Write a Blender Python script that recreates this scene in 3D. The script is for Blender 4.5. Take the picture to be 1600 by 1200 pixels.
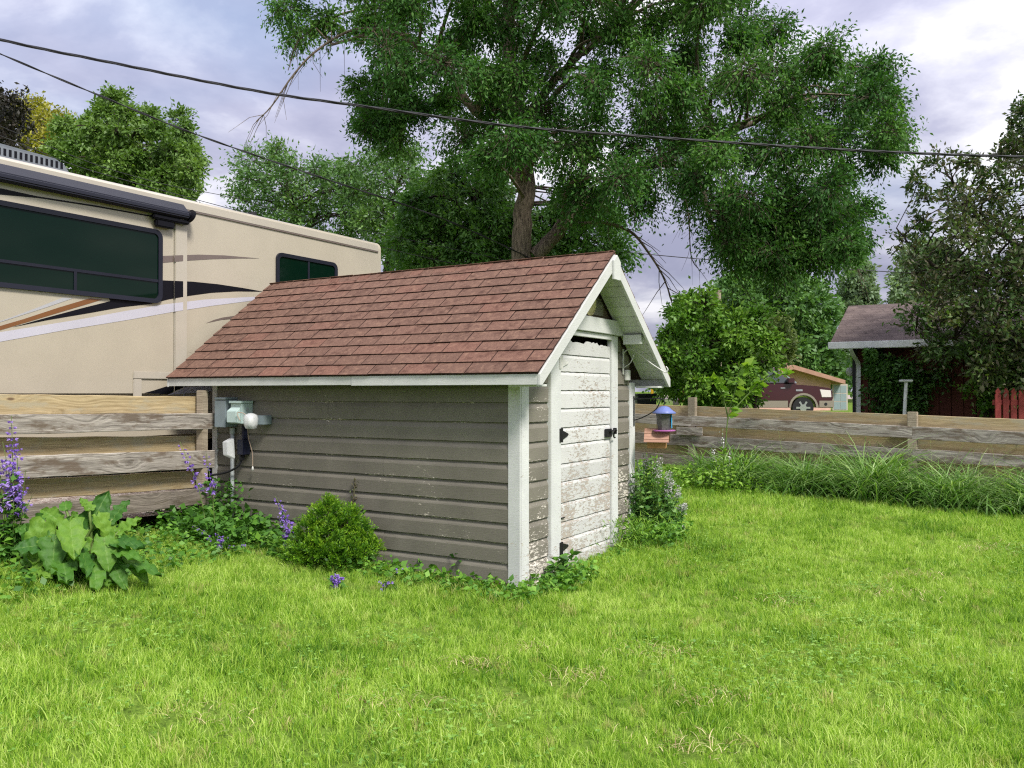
import bpy, bmesh, math, random
import numpy as np
from mathutils import Vector, Matrix

random.seed(7)
R = np.random.default_rng(11)
for o in list(bpy.data.objects): bpy.data.objects.remove(o)
SC = bpy.context.scene
COL = SC.collection

# ------------------------------------------------------------------ camera
FPX, PITCH, EYE = 1320.0, math.atan(13 / 1320.0), 1.6
cam_data = bpy.data.cameras.new('camera')
cam = bpy.data.objects.new('camera', cam_data); COL.objects.link(cam)
cam_data.sensor_width = 36; cam_data.lens = 36 * FPX / 1600
cam_data.clip_start = 0.05; cam_data.clip_end = 2000
cam.location = (0, 0, EYE); cam.rotation_euler = (math.pi / 2 + PITCH, 0, 0)
SC.camera = cam
# ------------------------------------------------------------------ sky, sun, exposure
SUN_TO = Vector((0.40, -0.60, 0.80)).normalized()
SUN_EL = math.asin(SUN_TO.z); SUN_AZ = math.atan2(SUN_TO.x, SUN_TO.y)
W = bpy.data.worlds.new('World'); SC.world = W; W.use_nodes = True

def nd(nt, typ, ins=None, **props):
    n = nt.nodes.new(typ)
    for k, v in props.items(): setattr(n, k, v)
    for k, v in (ins or {}).items():
        s = n.inputs[k]
        if isinstance(v, bpy.types.NodeSocket): nt.links.new(v, s)
        elif isinstance(v, bpy.types.Node): nt.links.new(v.outputs[0], s)
        else: s.default_value = v
    return n
def ramp(nt, fac, stops, interp='LINEAR'):
    n = nd(nt, 'ShaderNodeValToRGB', {0: fac}); cr = n.color_ramp; cr.interpolation = interp
    while len(cr.elements) < len(stops): cr.elements.new(0.5)
    for e, (p, c) in zip(cr.elements, stops):
        e.position = p; e.color = (c, c, c, 1) if isinstance(c, (int, float)) else (*c, 1)
    return n
def mixc(nt, fac, a, b, mode='MIX'):
    n = nt.nodes.new('ShaderNodeMix'); n.data_type = 'RGBA'; n.blend_type = mode; n.clamp_factor = True
    for i, v in ((0, fac), (6, a), (7, b)):
        if isinstance(v, bpy.types.NodeSocket): nt.links.new(v, n.inputs[i])
        elif isinstance(v, bpy.types.Node): nt.links.new(v.outputs[0], n.inputs[i])
        elif i == 0: n.inputs[0].default_value = v
        else: n.inputs[i].default_value = (*v, 1)
    return n.outputs[2]
def math_(nt, op, a, b=0.0, c=None, clamp=False):
    n = nt.nodes.new('ShaderNodeMath'); n.operation = op; n.use_clamp = clamp
    for i, v in enumerate((a, b) if c is None else (a, b, c)):
        if isinstance(v, bpy.types.NodeSocket): nt.links.new(v, n.inputs[i])
        elif isinstance(v, bpy.types.Node): nt.links.new(v.outputs[0], n.inputs[i])
        else: n.inputs[i].default_value = v
    return n.outputs[0]
def noise(nt, vec, scale, detail=4, rough=0.55, dist=0.0):
    return nd(nt, 'ShaderNodeTexNoise', {'Vector': vec, 'Scale': scale, 'Detail': detail, 'Roughness': rough, 'Distortion': dist})
def mapv(nt, vec, scale=(1, 1, 1), loc=(0, 0, 0)):
    return nd(nt, 'ShaderNodeMapping', {'Vector': vec, 'Scale': scale, 'Location': loc}).outputs[0]

nt = W.node_tree; nt.nodes.clear()
sky = nd(nt, 'ShaderNodeTexSky', sky_type='NISHITA', sun_disc=False, sun_elevation=SUN_EL, sun_rotation=SUN_AZ)
tc = nd(nt, 'ShaderNodeTexCoord')
sep = nd(nt, 'ShaderNodeSeparateXYZ', {0: tc.outputs['Generated']})
den = math_(nt, 'ADD', math_(nt, 'MAXIMUM', sep.outputs[2], 0.0), 0.22)
cv = nd(nt, 'ShaderNodeCombineXYZ', {0: math_(nt, 'DIVIDE', sep.outputs[0], den), 1: math_(nt, 'DIVIDE', sep.outputs[1], den), 2: 0.3})
n1 = noise(nt, mapv(nt, cv.outputs[0], (1, 1, 1), (3.1, 0.4, 0)), 1.9, 8, 0.57, 0.2)
n2 = noise(nt, mapv(nt, cv.outputs[0], (1, 1, 1), (8.3, 2.2, 1)), 0.75, 5, 0.5, 0.1)
cloud_c = ramp(nt, n1.outputs[0], [(0.34, (2.4, 2.45, 3.4)), (0.44, (3.1, 3.12, 4.05)), (0.52, (4.4, 4.4, 5.1)), (0.62, (6.6, 6.5, 6.8))])
mask = ramp(nt, n2.outputs[0], [(0.26, 0.30), (0.46, 0.97)])
skyb = mixc(nt, 1.0, sky.outputs[0], (0.80, 0.80, 0.80), 'MULTIPLY')
# a cloud layer is brighter overhead than at its foot
lift = math_(nt, 'MULTIPLY_ADD', math_(nt, 'MAXIMUM', sep.outputs[2], 0.0), 1.4, 0.62)
comb = mixc(nt, mask.outputs[0], skyb, cloud_c.outputs[0])
vm = nd(nt, 'ShaderNodeVectorMath', {0: comb}, operation='SCALE'); nt.links.new(lift, vm.inputs['Scale'])
bg = nd(nt, 'ShaderNodeBackground', {'Color': vm.outputs[0], 'Strength': 0.054})
nd(nt, 'ShaderNodeOutputWorld', {'Surface': bg})

sun_d = bpy.data.lights.new('sun', 'SUN'); sun_d.energy = 1.5; sun_d.angle = math.radians(14); sun_d.color = (1, 0.95, 0.87)
sun = bpy.data.objects.new('sun', sun_d); COL.objects.link(sun)
sun.rotation_euler = SUN_TO.to_track_quat('Z', 'Y').to_euler(); sun.location = (0, 0, 30)
vs = SC.view_settings; vs.view_transform = 'Standard'; vs.look = 'None'; vs.gamma = 1; vs.use_curve_mapping = False
vs.exposure = 1.85
SC.cycles.max_bounces = 6; SC.cycles.diffuse_bounces = 3; SC.cycles.glossy_bounces = 3; SC.cycles.transmission_bounces = 4
SC.cycles.transparent_max_bounces = 6; SC.cycles.use_denoising = False; SC.cycles.filter_width = 1.2

# ------------------------------------------------------------------ measuring helpers (a sight line meets a real plane)
cp, sp = math.cos(PITCH), math.sin(PITCH)
def ray(px, py):
    a, b = (px - 800) / FPX, (600 - py) / FPX
    return Vector((a, cp - b * sp, b * cp + sp))
EYEV = Vector((0, 0, EYE))
def at(px, py, Y):
    d = ray(px, py); return EYEV + d * (Y / d.y)
def hit(px, py, p, n):
    d = ray(px, py); return EYEV + d * ((p - EYEV).dot(n) / d.dot(n))
def g(x, y):
    x = np.asarray(x, float); y = np.asarray(y, float)
    xl = np.clip(-x, 0, 4)
    z = 0.025 * xl ** 2 + 0.03 * np.clip(y - 6.8, 0, 7.2) + 0.022 * np.clip(y - 14, 0, 66)
    return z + 0.018 * np.sin(x * 1.3 + 0.7 * y) * np.cos(0.9 * y - 0.5 * x)
def gz(x, y): return float(g(x, y))
def ground_at(px, py):
    d = ray(px, py); t = 2.0
    for _ in range(4000):
        p = EYEV + d * t
        if p.z <= gz(p.x, p.y): break
        t += 0.01
    return p

# ------------------------------------------------------------------ mesh helpers
def obj(name, me, parent=None, mats=None, matrix=None):
    o = bpy.data.objects.new(name, me); COL.objects.link(o)
    if parent is not None: o.parent = parent
    if matrix is not None: o.matrix_local = matrix
    if mats is not None and len(me.materials) == 0:
        for m in (mats if isinstance(mats, (list, tuple)) else [mats]): me.materials.append(m)
    return o
def tag(o, label=None, cat=None, group=None, kind=None):
    if label: o['label'] = label
    if cat: o['category'] = cat
    if group: o['group'] = group
    if kind: o['kind'] = kind
    return o
def thing(name, label, cat, loc=(0, 0, 0), rz=0.0, group=None):
    o = bpy.data.objects.new(name, None); COL.objects.link(o); o.empty_display_size = 0.2
    o.location = loc; o.rotation_euler = (0, 0, rz)
    return tag(o, label, cat, group)
class MB:
    """collects shapes for ONE part"""
    def __init__(s): s.v = []; s.f = []
    def add(s, v, f):
        b = len(s.v); s.v += [tuple(p) for p in v]; s.f += [tuple(i + b for i in q) for q in f]; return s
    def box(s, x0, x1, y0, y1, z0, z1):
        return s.add([(x0, y0, z0), (x1, y0, z0), (x1, y1, z0), (x0, y1, z0), (x0, y0, z1), (x1, y0, z1), (x1, y1, z1), (x0, y1, z1)],
                     [(0, 3, 2, 1), (4, 5, 6, 7), (0, 1, 5, 4), (1, 2, 6, 5), (2, 3, 7, 6), (3, 0, 4, 7)])
    def prism(s, prof, axis, a0, a1, segs=1, jit=0.0):
        """closed profile (2D, counter-clockwise) swept along an axis: 0=x,1=y,2=z"""
        n = len(prof); vs_ = []
        for k in range(segs + 1):
            a = a0 + (a1 - a0) * k / segs
            for (p, q) in prof:
                e = random.uniform(-jit, jit) if jit else 0
                vs_.append({0: (a, p, q + e), 1: (p, a, q + e), 2: (p, q, a)}[axis])
        fs = []
        for k in range(segs):
            for i in range(n):
                j = (i + 1) % n
                fs.append((k * n + i, k * n + j, (k + 1) * n + j, (k + 1) * n + i))
        fs.append(tuple(range(n - 1, -1, -1))); fs.append(tuple(segs * n + i for i in range(n)))
        return s.add(vs_, fs)
    def tube(s, pts, rad, sides=8, caps=True):
        V, F = tube_np(np.array([tuple(p) for p in pts], float), rad, sides)
        s.add(V.tolist(), F.tolist())
        if caps:
            b = len(s.v) - len(V); m = len(pts)
            s.f.append(tuple(b + i for i in range(sides - 1, -1, -1))); s.f.append(tuple(b + (m - 1) * sides + i for i in range(sides)))
        return s
    def lathe(s, prof, seg=20, c=(0, 0, 0)):
        vs_ = []; fs = []
        for k in range(seg):
            a = 2 * math.pi * k / seg
            for (r, z) in prof: vs_.append((c[0] + r * math.cos(a), c[1] + r * math.sin(a), c[2] + z))
        n = len(prof)
        for k in range(seg):
            k2 = (k + 1) % seg
            for i in range(n - 1): fs.append((k * n + i, k2 * n + i, k2 * n + i + 1, k * n + i + 1))
        return s.add(vs_, fs)
    def mesh(s, name, bevel=0.0, smooth=False, bseg=2):
        me = bpy.data.meshes.new(name); me.from_pydata(s.v, [], s.f)
        bm = bmesh.new(); bm.from_mesh(me)
        bmesh.ops.recalc_face_normals(bm, faces=bm.faces)
        if bevel:
            ed = [e for e in bm.edges if len(e.link_faces) == 2 and e.calc_face_angle(0) > 0.5]
            bmesh.ops.bevel(bm, geom=ed, offset=bevel, segments=bseg, affect='EDGES', clamp_overlap=True)
        bm.to_mesh(me); bm.free()
        if smooth:
            me.polygons.foreach_set('use_smooth', [True] * len(me.polygons))
        return me
    def build(s, name, mat, parent=None, bevel=0.0, smooth=False, matrix=None):
        return obj(name, s.mesh(name, bevel, smooth), parent, mat, matrix)
def tube_np(P, rad, sides=6):
    m = len(P); T = np.gradient(P, axis=0) if m > 1 else np.array([[0, 0, 1.]])
    T /= np.linalg.norm(T, axis=1, keepdims=True) + 1e-9
    ref = np.where(np.abs(T[:, 2:3]) < 0.9, np.array([[0, 0, 1.]]), np.array([[1., 0, 0]]))
    if np.ptp(np.abs(T[:, 2])) > 0 : ref = np.tile(np.array([[0.31, 0.77, 0.2]]), (m, 1))
    A = np.cross(T, ref); A /= np.linalg.norm(A, axis=1, keepdims=True) + 1e-9
    B = np.cross(T, A); rad = np.broadcast_to(np.asarray(rad, float), (m,))
    an = np.arange(sides) * 2 * math.pi / sides
    V = P[:, None, :] + rad[:, None, None] * (np.cos(an)[None, :, None] * A[:, None, :] + np.sin(an)[None, :, None] * B[:, None, :])
    i = np.arange(m - 1)[:, None]; j = np.arange(sides)[None, :]; j2 = (j + 1) % sides
    F = np.stack([i * sides + j, i * sides + j2, (i + 1) * sides + j2, (i + 1) * sides + j], -1).reshape(-1, 4)
    return V.reshape(-1, 3), F
def npmesh(name, V, F, tint=None, smooth=False, matidx=None):
    V = np.asarray(V, np.float32); F = np.asarray(F, np.int32); n, k = F.shape
    me = bpy.data.meshes.new(name); me.vertices.add(len(V)); me.vertices.foreach_set('co', V.ravel())
    me.loops.add(n * k); me.loops.foreach_set('vertex_index', F.ravel())
    me.polygons.add(n); me.polygons.foreach_set('loop_start', np.arange(n, dtype=np.int32) * k)
    if smooth: me.polygons.foreach_set('use_smooth', np.ones(n, bool))
    if tint is not None:
        a = me.attributes.new('tint', 'FLOAT', 'POINT'); a.data.foreach_set('value', np.asarray(tint, np.float32))
    if matidx is not None: me.polygons.foreach_set('material_index', np.asarray(matidx, np.int32))
    me.update(calc_edges=True); return me
class NB:
    """numpy collector of quads with a tint per vertex"""
    def __init__(s): s.V = []; s.F = []; s.T = []; s.n = 0
    def add(s, V, F, t=0.5):
        s.V.append(V); s.F.append(F + s.n); s.n += len(V); s.T.append(np.broadcast_to(np.asarray(t, float), (len(V),)))
    def tube(s, P, rad, sides=5, t=0.5):
        V, F = tube_np(np.asarray(P, float), rad, sides); s.add(V, F, t)
    def build(s, name, mat, parent=None, smooth=False, matrix=None):
        me = npmesh(name, np.concatenate(s.V), np.concatenate(s.F), np.concatenate(s.T), smooth)
        return obj(name, me, parent, mat, matrix)
def unit(a): return a / (np.linalg.norm(a, axis=-1, keepdims=True) + 1e-9)
def leaves(P, D, L, Wd, rng, t, curl=0.15, flat=0.0):
    """folded four-cornered leaf blades; flat>0 turns blades to face the sky"""
    n = len(P); D = unit(D); U = rng.normal(size=(n, 3)); U[:, 2] += flat
    S = unit(np.cross(D, U)); N = np.cross(S, D)
    L = np.broadcast_to(np.asarray(L, float), (n,))[:, None]; Wd = np.broadcast_to(np.asarray(Wd, float), (n,))[:, None]
    m = P + D * L * 0.42
    V = np.stack([P, m + S * Wd * 0.5 + N * Wd * curl, P + D * L - N * L * curl * 0.6, m - S * Wd * 0.5 + N * Wd * curl], 1).reshape(-1, 3)
    F = np.arange(4 * n).reshape(n, 4)
    return V, F, np.repeat(np.broadcast_to(np.asarray(t, float), (n,)), 4)

# ------------------------------------------------------------------ materials
def new_mat(name):
    m = bpy.data.materials.new(name); m.use_nodes = True; t = m.node_tree; t.nodes.clear()
    return m, t
def finish(m, t, col, rough=0.7, bump=None, bs=0.3, bd=0.02, spec=0.3, metal=0.0, **kw):
    p = nd(t, 'ShaderNodeBsdfPrincipled', {'Roughness': rough, 'Specular IOR Level': spec, 'Metallic': metal})
    if isinstance(col, (tuple, list)): p.inputs['Base Color'].default_value = (*col, 1)
    else: t.links.new(col.outputs[0] if isinstance(col, bpy.types.Node) else col, p.inputs['Base Color'])
    for k, v in kw.items(): p.inputs[k].default_value = v
    if bump is not None:
        b = nd(t, 'ShaderNodeBump', {'Height': bump, 'Strength': bs, 'Distance': bd}); t.links.new(b.outputs[0], p.inputs['Normal'])
    nd(t, 'ShaderNodeOutputMaterial', {'Surface': p}); return m
def pos(t): return nd(t, 'ShaderNodeNewGeometry').outputs['Position']
def orand(t): return nd(t, 'ShaderNodeObjectInfo').outputs['Random']
def plain(name, col, rough=0.6, var=0.12, scale=6.0, metal=0.0, spec=0.3, bs=0.05):
    m, t = new_mat(name); n = noise(t, pos(t), scale, 5)
    a = tuple(c * (1 - var) for c in col); b = tuple(min(1, c * (1 + var)) for c in col)
    c = ramp(t, n.outputs[0], [(0.3, a), (0.7, b)])
    return finish(m, t, c, rough, n.outputs[0], bs, 0.01, spec, metal)
def paint_mat(name, base, under, under2, amount, speck=1.0, zfade=None, shade=0.15, lap=0.0):
    """old paint over wood: flakes come off where a broken-up noise passes a threshold"""
    m, t = new_mat(name); P = pos(t)
    big = noise(t, P, 2.2, 4).outputs[0]
    fl = noise(t, mapv(t, P, (1, 1, 3.4)), 13.5 * speck, 8, 0.68, 0.5).outputs[0]
    v = math_(t, 'MULTIPLY_ADD', big, 0.55, fl)
    zs_ = nd(t, 'ShaderNodeSeparateXYZ', {0: P}).outputs[2]
    fr = math_(t, 'FRACT', math_(t, 'DIVIDE', math_(t, 'SUBTRACT', zs_, 0.035), 0.1635))
    v = math_(t, 'ADD', v, nd(t, 'ShaderNodeMapRange', {'Value': fr, 'From Min': 0.0, 'From Max': 0.22, 'To Min': lap, 'To Max': 0.0}).outputs[0])
    thr = 1.12 - amount
    if zfade:
        z = nd(t, 'ShaderNodeSeparateXYZ', {0: P}).outputs[2]
        f = nd(t, 'ShaderNodeMapRange', {'Value': z, 'From Min': zfade[0], 'From Max': zfade[1], 'To Min': zfade[2], 'To Max': 0.0}).outputs[0]
        v = math_(t, 'ADD', v, f)
    msk = nd(t, 'ShaderNodeMapRange', {'Value': v, 'From Min': thr, 'From Max': thr + 0.035}).outputs[0]
    grain = noise(t, mapv(t, P, (3, 3, 46)), 4, 6, 0.6).outputs[0]
    tone = ramp(t, noise(t, P, 3.3, 6, 0.6).outputs[0], [(0.28, tuple(c * (1 - shade) for c in base)), (0.68, tuple(min(1, c * (1 + shade * 0.6)) for c in base))])
    rnd = math_(t, 'MULTIPLY_ADD', orand(t), 0.14, 0.93)
    tone2 = nd(t, 'ShaderNodeVectorMath', {0: tone.outputs[0]}, operation='SCALE'); t.links.new(rnd, tone2.inputs['Scale'])
    wood = ramp(t, noise(t, mapv(t, P, (2, 2, 20)), 9, 6).outputs[0], [(0.3, under), (0.7, under2)])
    col = mixc(t, msk, tone2.outputs[0], wood)
    h = math_(t, 'ADD', math_(t, 'MULTIPLY', msk, -0.8), math_(t, 'MULTIPLY', grain, 0.7))
    return finish(m, t, col, 0.62, h, 0.55, 0.004, 0.3)
def wood_mat(name, dark, light, knot, weather=0.0, stain=None):
    """sawn board, grain along the board's own x"""
    m, t = new_mat(name); tc_ = nd(t, 'ShaderNodeTexCoord'); r = orand(t)
    off = nd(t, 'ShaderNodeCombineXYZ', {0: math_(t, 'MULTIPLY', r, 37.0), 1: math_(t, 'MULTIPLY', r, 11.0), 2: math_(t, 'MULTIPLY', r, 23.0)})
    v = nd(t, 'ShaderNodeVectorMath', {0: tc_.outputs['Object'], 1: off.outputs[0]}, operation='ADD').outputs[0]
    kn = nd(t, 'ShaderNodeTexVoronoi', {'Vector': mapv(t, v, (1.5, 1.0, 4.2)), 'Scale': 1.0, 'Randomness': 1.0})
    kd = kn.outputs['Distance']
    warp = nd(t, 'ShaderNodeMapRange', {'Value': kd, 'From Min': 0.0, 'From Max': 0.45, 'To Min': 0.10, 'To Max': 0.0}).outputs[0]
    sv = nd(t, 'ShaderNodeSeparateXYZ', {0: v})
    zz = math_(t, 'ADD', sv.outputs[2], math_(t, 'MULTIPLY', noise(t, mapv(t, v, (1.1, 1, 3)), 1.6, 3).outputs[0], 0.10))
    zz = math_(t, 'ADD', zz, warp)
    gv = nd(t, 'ShaderNodeCombineXYZ', {0: math_(t, 'MULTIPLY', sv.outputs[0], 0.5), 1: sv.outputs[1], 2: math_(t, 'MULTIPLY', zz, 30.0)})
    gr = noise(t, gv.outputs[0], 2.2, 6, 0.62).outputs[0]
    fine = noise(t, mapv(t, v, (5, 60, 150)), 1.0, 5, 0.7).outputs[0]
    mixg = math_(t, 'MULTIPLY_ADD', fine, 0.45, math_(t, 'MULTIPLY', gr, 0.55))
    c = ramp(t, mixg, [(0.34, dark), (0.50, tuple((a + b) / 2 for a, b in zip(dark, light))), (0.64, light)])
    kmask = nd(t, 'ShaderNodeMapRange', {'Value': kd, 'From Min': 0.035, 'From Max': 0.065, 'To Min': 1.0, 'To Max': 0.0}).outputs[0]
    c2 = mixc(t, math_(t, 'MULTIPLY', kmask, 0.85), c.outputs[0], knot)
    blot = noise(t, mapv(t, v, (1.0, 1, 4.0)), 3.2, 7, 0.68).outputs[0]
    if stain:
        c2 = mixc(t, nd(t, 'ShaderNodeMapRange', {'Value': blot, 'From Min': 0.50, 'From Max': 0.62, 'To Max': 0.85}).outputs[0], c2, stain)
    tv = math_(t, 'MULTIPLY_ADD', r, 0.28, 0.86)
    sc_ = nd(t, 'ShaderNodeVectorMath', {0: c2}, operation='SCALE'); t.links.new(tv, sc_.inputs['Scale'])
    return finish(m, t, sc_.outputs[0], 0.8, mixg, 0.5 if weather else 0.22, 0.006, 0.2)
def leaf_mat(name, stops, trans=0.3, rough=0.5, spec=0.35, tcol=None):
    m, t = new_mat(name); a = nd(t, 'ShaderNodeAttribute', attribute_name='tint')
    c = ramp(t, a.outputs['Fac'], stops)
    p = nd(t, 'ShaderNodeBsdfPrincipled', {'Base Color': c.outputs[0], 'Roughness': rough, 'Specular IOR Level': spec})
    tr = nd(t, 'ShaderNodeBsdfTranslucent', {'Color': mixc(t, 1.0, c.outputs[0], tcol or (1.25, 1.35, 0.55), 'MULTIPLY')})
    mx = nd(t, 'ShaderNodeMixShader', {0: trans, 1: p, 2: tr})
    nd(t, 'ShaderNodeOutputMaterial', {'Surface': mx}); return m

M = {}
M['siding'] = paint_mat('taupe_siding_paint', (0.160, 0.148, 0.121), (0.62, 0.58, 0.50), (0.42, 0.36, 0.30), 0.135, 1.7, (0.0, 0.7, 0.06), lap=0.13)
M['siding_front'] = paint_mat('taupe_siding_paint_flaking', (0.175, 0.162, 0.133), (0.70, 0.67, 0.60), (0.48, 0.42, 0.36), 0.20, 1.5, (0.2, 1.1, 0.13), lap=0.07)
M['skirt'] = paint_mat('bare_skirting', (0.17, 0.145, 0.115), (0.38, 0.25, 0.19), (0.26, 0.17, 0.13), 0.42, 0.8)
M['white'] = paint_mat('white_trim_paint', (0.54, 0.55, 0.54), (0.40, 0.36, 0.32), (0.52, 0.47, 0.40), 0.19, 1.1, (0.0, 0.6, 0.13), 0.10)
M['white2'] = paint_mat('white_trim_paint_eave', (0.52, 0.53, 0.51), (0.5, 0.47, 0.42), (0.6, 0.56, 0.5), 0.10, 1.0, None, 0.08)
M['door'] = paint_mat('white_door_paint_peeling', (0.52, 0.52, 0.51), (0.33, 0.29, 0.255), (0.44, 0.39, 0.34), 0.225, 1.25, (0.4, 1.75, 0.125), 0.06)
M['soffit'] = paint_mat('soffit_paint', (0.58, 0.59, 0.57), (0.5, 0.46, 0.4), (0.4, 0.36, 0.3), 0.12, 1.0, None, 0.08)
M['black'] = plain('black_iron', (0.012, 0.012, 0.013), 0.5, 0.2, 30)
M['white_metal'] = plain('white_metal', (0.55, 0.55, 0.52), 0.45, 0.15, 20)
M['dark_in'] = plain('bare_inside_boards', (0.16, 0.12, 0.09), 0.9)
M['deck'] = plain('roof_felt', (0.05, 0.032, 0.028), 0.95)
def shingle_mat():
    m, t = new_mat('red_brown_shingle'); P = pos(t); r = orand(t)
    gran = noise(t, P, 260, 3, 0.8).outputs[0]; mid = noise(t, P, 9, 5, 0.6).outputs[0]
    base = ramp(t, r, [(0.0, (0.126, 0.074, 0.056)), (0.35, (0.142, 0.083, 0.062)), (0.75, (0.152, 0.089, 0.067)), (1.0, (0.165, 0.086, 0.064))])
    g2 = ramp(t, gran, [(0.30, (0.35, 0.33, 0.33)), (0.5, (0.95, 0.95, 0.95)), (0.72, (1.75, 1.65, 1.5))])
    c = mixc(t, 1.0, base.outputs[0], g2.outputs[0], 'MULTIPLY')
    st = ramp(t, mid, [(0.40, (0.95, 0.95, 0.95)), (0.50, (1.0, 1.0, 1.0)), (0.66, (0.60, 0.56, 0.56))])
    c = mixc(t, 1.0, c, st.outputs[0], 'MULTIPLY')
    warm = noise(t, mapv(t, P, (1, 1, 1), (5, 1, 2)), 22, 4).outputs[0]
    c = mixc(t, nd(t, 'ShaderNodeMapRange', {'Value': warm, 'From Min': 0.5, 'From Max': 0.75, 'To Max': 0.35}).outputs[0], c, (0.34, 0.21, 0.14))
    return finish(m, t, c, 0.9, gran, 0.5, 0.003, 0.15)
M['shingle'] = shingle_mat()
M['tan_wood'] = wood_mat('new_treated_board', (0.20, 0.145, 0.070), (0.50, 0.40, 0.235), (0.11, 0.065, 0.04), 0, (0.33, 0.29, 0.20))
M['grey_wood'] = wood_mat('weathered_board', (0.055, 0.045, 0.036), (0.50, 0.455, 0.40), (0.05, 0.035, 0.03), 1, (0.120, 0.088, 0.062))
M['grey_wood_dark'] = wood_mat('weathered_board_mossy', (0.045, 0.036, 0.028), (0.36, 0.31, 0.26), (0.03, 0.02, 0.02), 1, (0.10, 0.085, 0.055))
M['post_wood'] = wood_mat('post_wood', (0.15, 0.12, 0.085), (0.40, 0.34, 0.26), (0.10, 0.07, 0.05), 1)
# ------------------------------------------------------------------ ground
def sheet(name, xs, ys, mat, dz=0.0, kind='structure', wob=0.0):
    X, Y = np.meshgrid(xs, ys, indexing='ij')
    if wob: X = X + wob * np.sin(Y * 0.9) * 0.5
    V = np.stack([X, Y, g(X, Y) + dz], -1).reshape(-1, 3); nx, ny = len(xs), len(ys)
    i, j = np.meshgrid(np.arange(nx - 1), np.arange(ny - 1), indexing='ij'); a = i * ny + j
    F = np.stack([a, a + ny, a + ny + 1, a + 1], -1).reshape(-1, 4)
    return tag(obj(name, npmesh(name, V, F, None, True), None, mat), kind=kind)
def soil_mat():
    m, t = new_mat('grassy_soil'); P = pos(t)
    a = noise(t, P, 1.2, 6).outputs[0]; b = noise(t, P, 40, 5, 0.7).outputs[0]
    c = ramp(t, b, [(0.3, (0.05, 0.085, 0.012)), (0.55, (0.12, 0.20, 0.025)), (0.8, (0.22, 0.27, 0.06))])
    c = mixc(t, nd(t, 'ShaderNodeMapRange', {'Value': a, 'From Min': 0.5, 'From Max': 0.75, 'To Max': 0.4}).outputs[0], c.outputs[0], (0.12, 0.17, 0.03))
    return finish(m, t, c, 0.95, b, 0.6, 0.03, 0.1)
def gravel_mat():
    m, t = new_mat('pale_gravel'); P = pos(t)
    v = nd(t, 'ShaderNodeTexVoronoi', {'Vector': P, 'Scale': 38.0})
    c = ramp(t, nd(t, 'ShaderNodeSeparateColor', {0: v.outputs['Color']}).outputs[0], [(0.0, (0.30, 0.22, 0.18)), (0.5, (0.48, 0.39, 0.34)), (1.0, (0.64, 0.58, 0.52))])
    return finish(m, t, c, 0.9, math_(t, 'MULTIPLY', v.outputs['Distance'], -1.0), 1.0, 0.03, 0.2)
M['soil'] = soil_mat(); M['gravel'] = gravel_mat()
M['road'] = plain('worn_road', (0.33, 0.27, 0.24), 0.9, 0.15, 2)
fx = np.unique(np.concatenate([np.linspace(-300, -14, 24), np.arange(-14, 16, 0.5), np.linspace(16, 300, 24)]))
fy = np.unique(np.concatenate([np.linspace(-30, 2, 9), np.arange(2, 20, 0.5), np.linspace(20, 60, 21), np.linspace(66, 700, 16)]))
sheet('ground', fx, fy, M['soil'])

# ------------------------------------------------------------------ lawn grass
def blade_mat():
    m, t = new_mat('lawn_blade'); P = pos(t); a = nd(t, 'ShaderNodeAttribute', attribute_name='tint').outputs['Fac']
    r = orand(t)
    pch = noise(t, P, 0.9, 5, 0.6).outputs[0]; p2 = noise(t, mapv(t, P, (1, 1, 1), (9, 4, 0)), 3.1, 4, 0.6).outputs[0]
    v = math_(t, 'ADD', math_(t, 'MULTIPLY', a, 0.55), math_(t, 'MULTIPLY', r, 0.28))
    v = math_(t, 'ADD', v, math_(t, 'MULTIPLY_ADD', pch, 1.0, -0.42))
    c = ramp(t, v, [(0.12, (0.060, 0.165, 0.016)), (0.36, (0.200, 0.365, 0.032)), (0.58, (0.375, 0.540, 0.068)), (0.85, (0.56, 0.67, 0.20))])
    dry = nd(t, 'ShaderNodeMapRange', {'Value': p2, 'From Min': 0.61, 'From Max': 0.70, 'To Max': 0.7}).outputs[0]
    dr2 = math_(t, 'MULTIPLY', dry, nd(t, 'ShaderNodeMapRange', {'Value': r, 'From Min': 0.25, 'From Max': 0.55}).outputs[0])
    odd = nd(t, 'ShaderNodeMapRange', {'Value': r, 'From Min': 0.965, 'From Max': 0.98}).outputs[0]
    c = mixc(t, math_(t, 'MAXIMUM', dr2, math_(t, 'MULTIPLY', odd, 0.7)), c.outputs[0], (0.46, 0.39, 0.18))
    p = nd(t, 'ShaderNodeBsdfPrincipled', {'Base Color': c, 'Roughness': 0.5, 'Specular IOR Level': 0.3})
    tr = nd(t, 'ShaderNodeBsdfTranslucent', {'Color': mixc(t, 1.0, c, (1.1, 1.25, 0.5), 'MULTIPLY')})
    nd(t, 'ShaderNodeOutputMaterial', {'Surface': nd(t, 'ShaderNodeMixShader', {0: 0.42, 1: p, 2: tr})})
    return m
M['blade'] = blade_mat()
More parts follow.
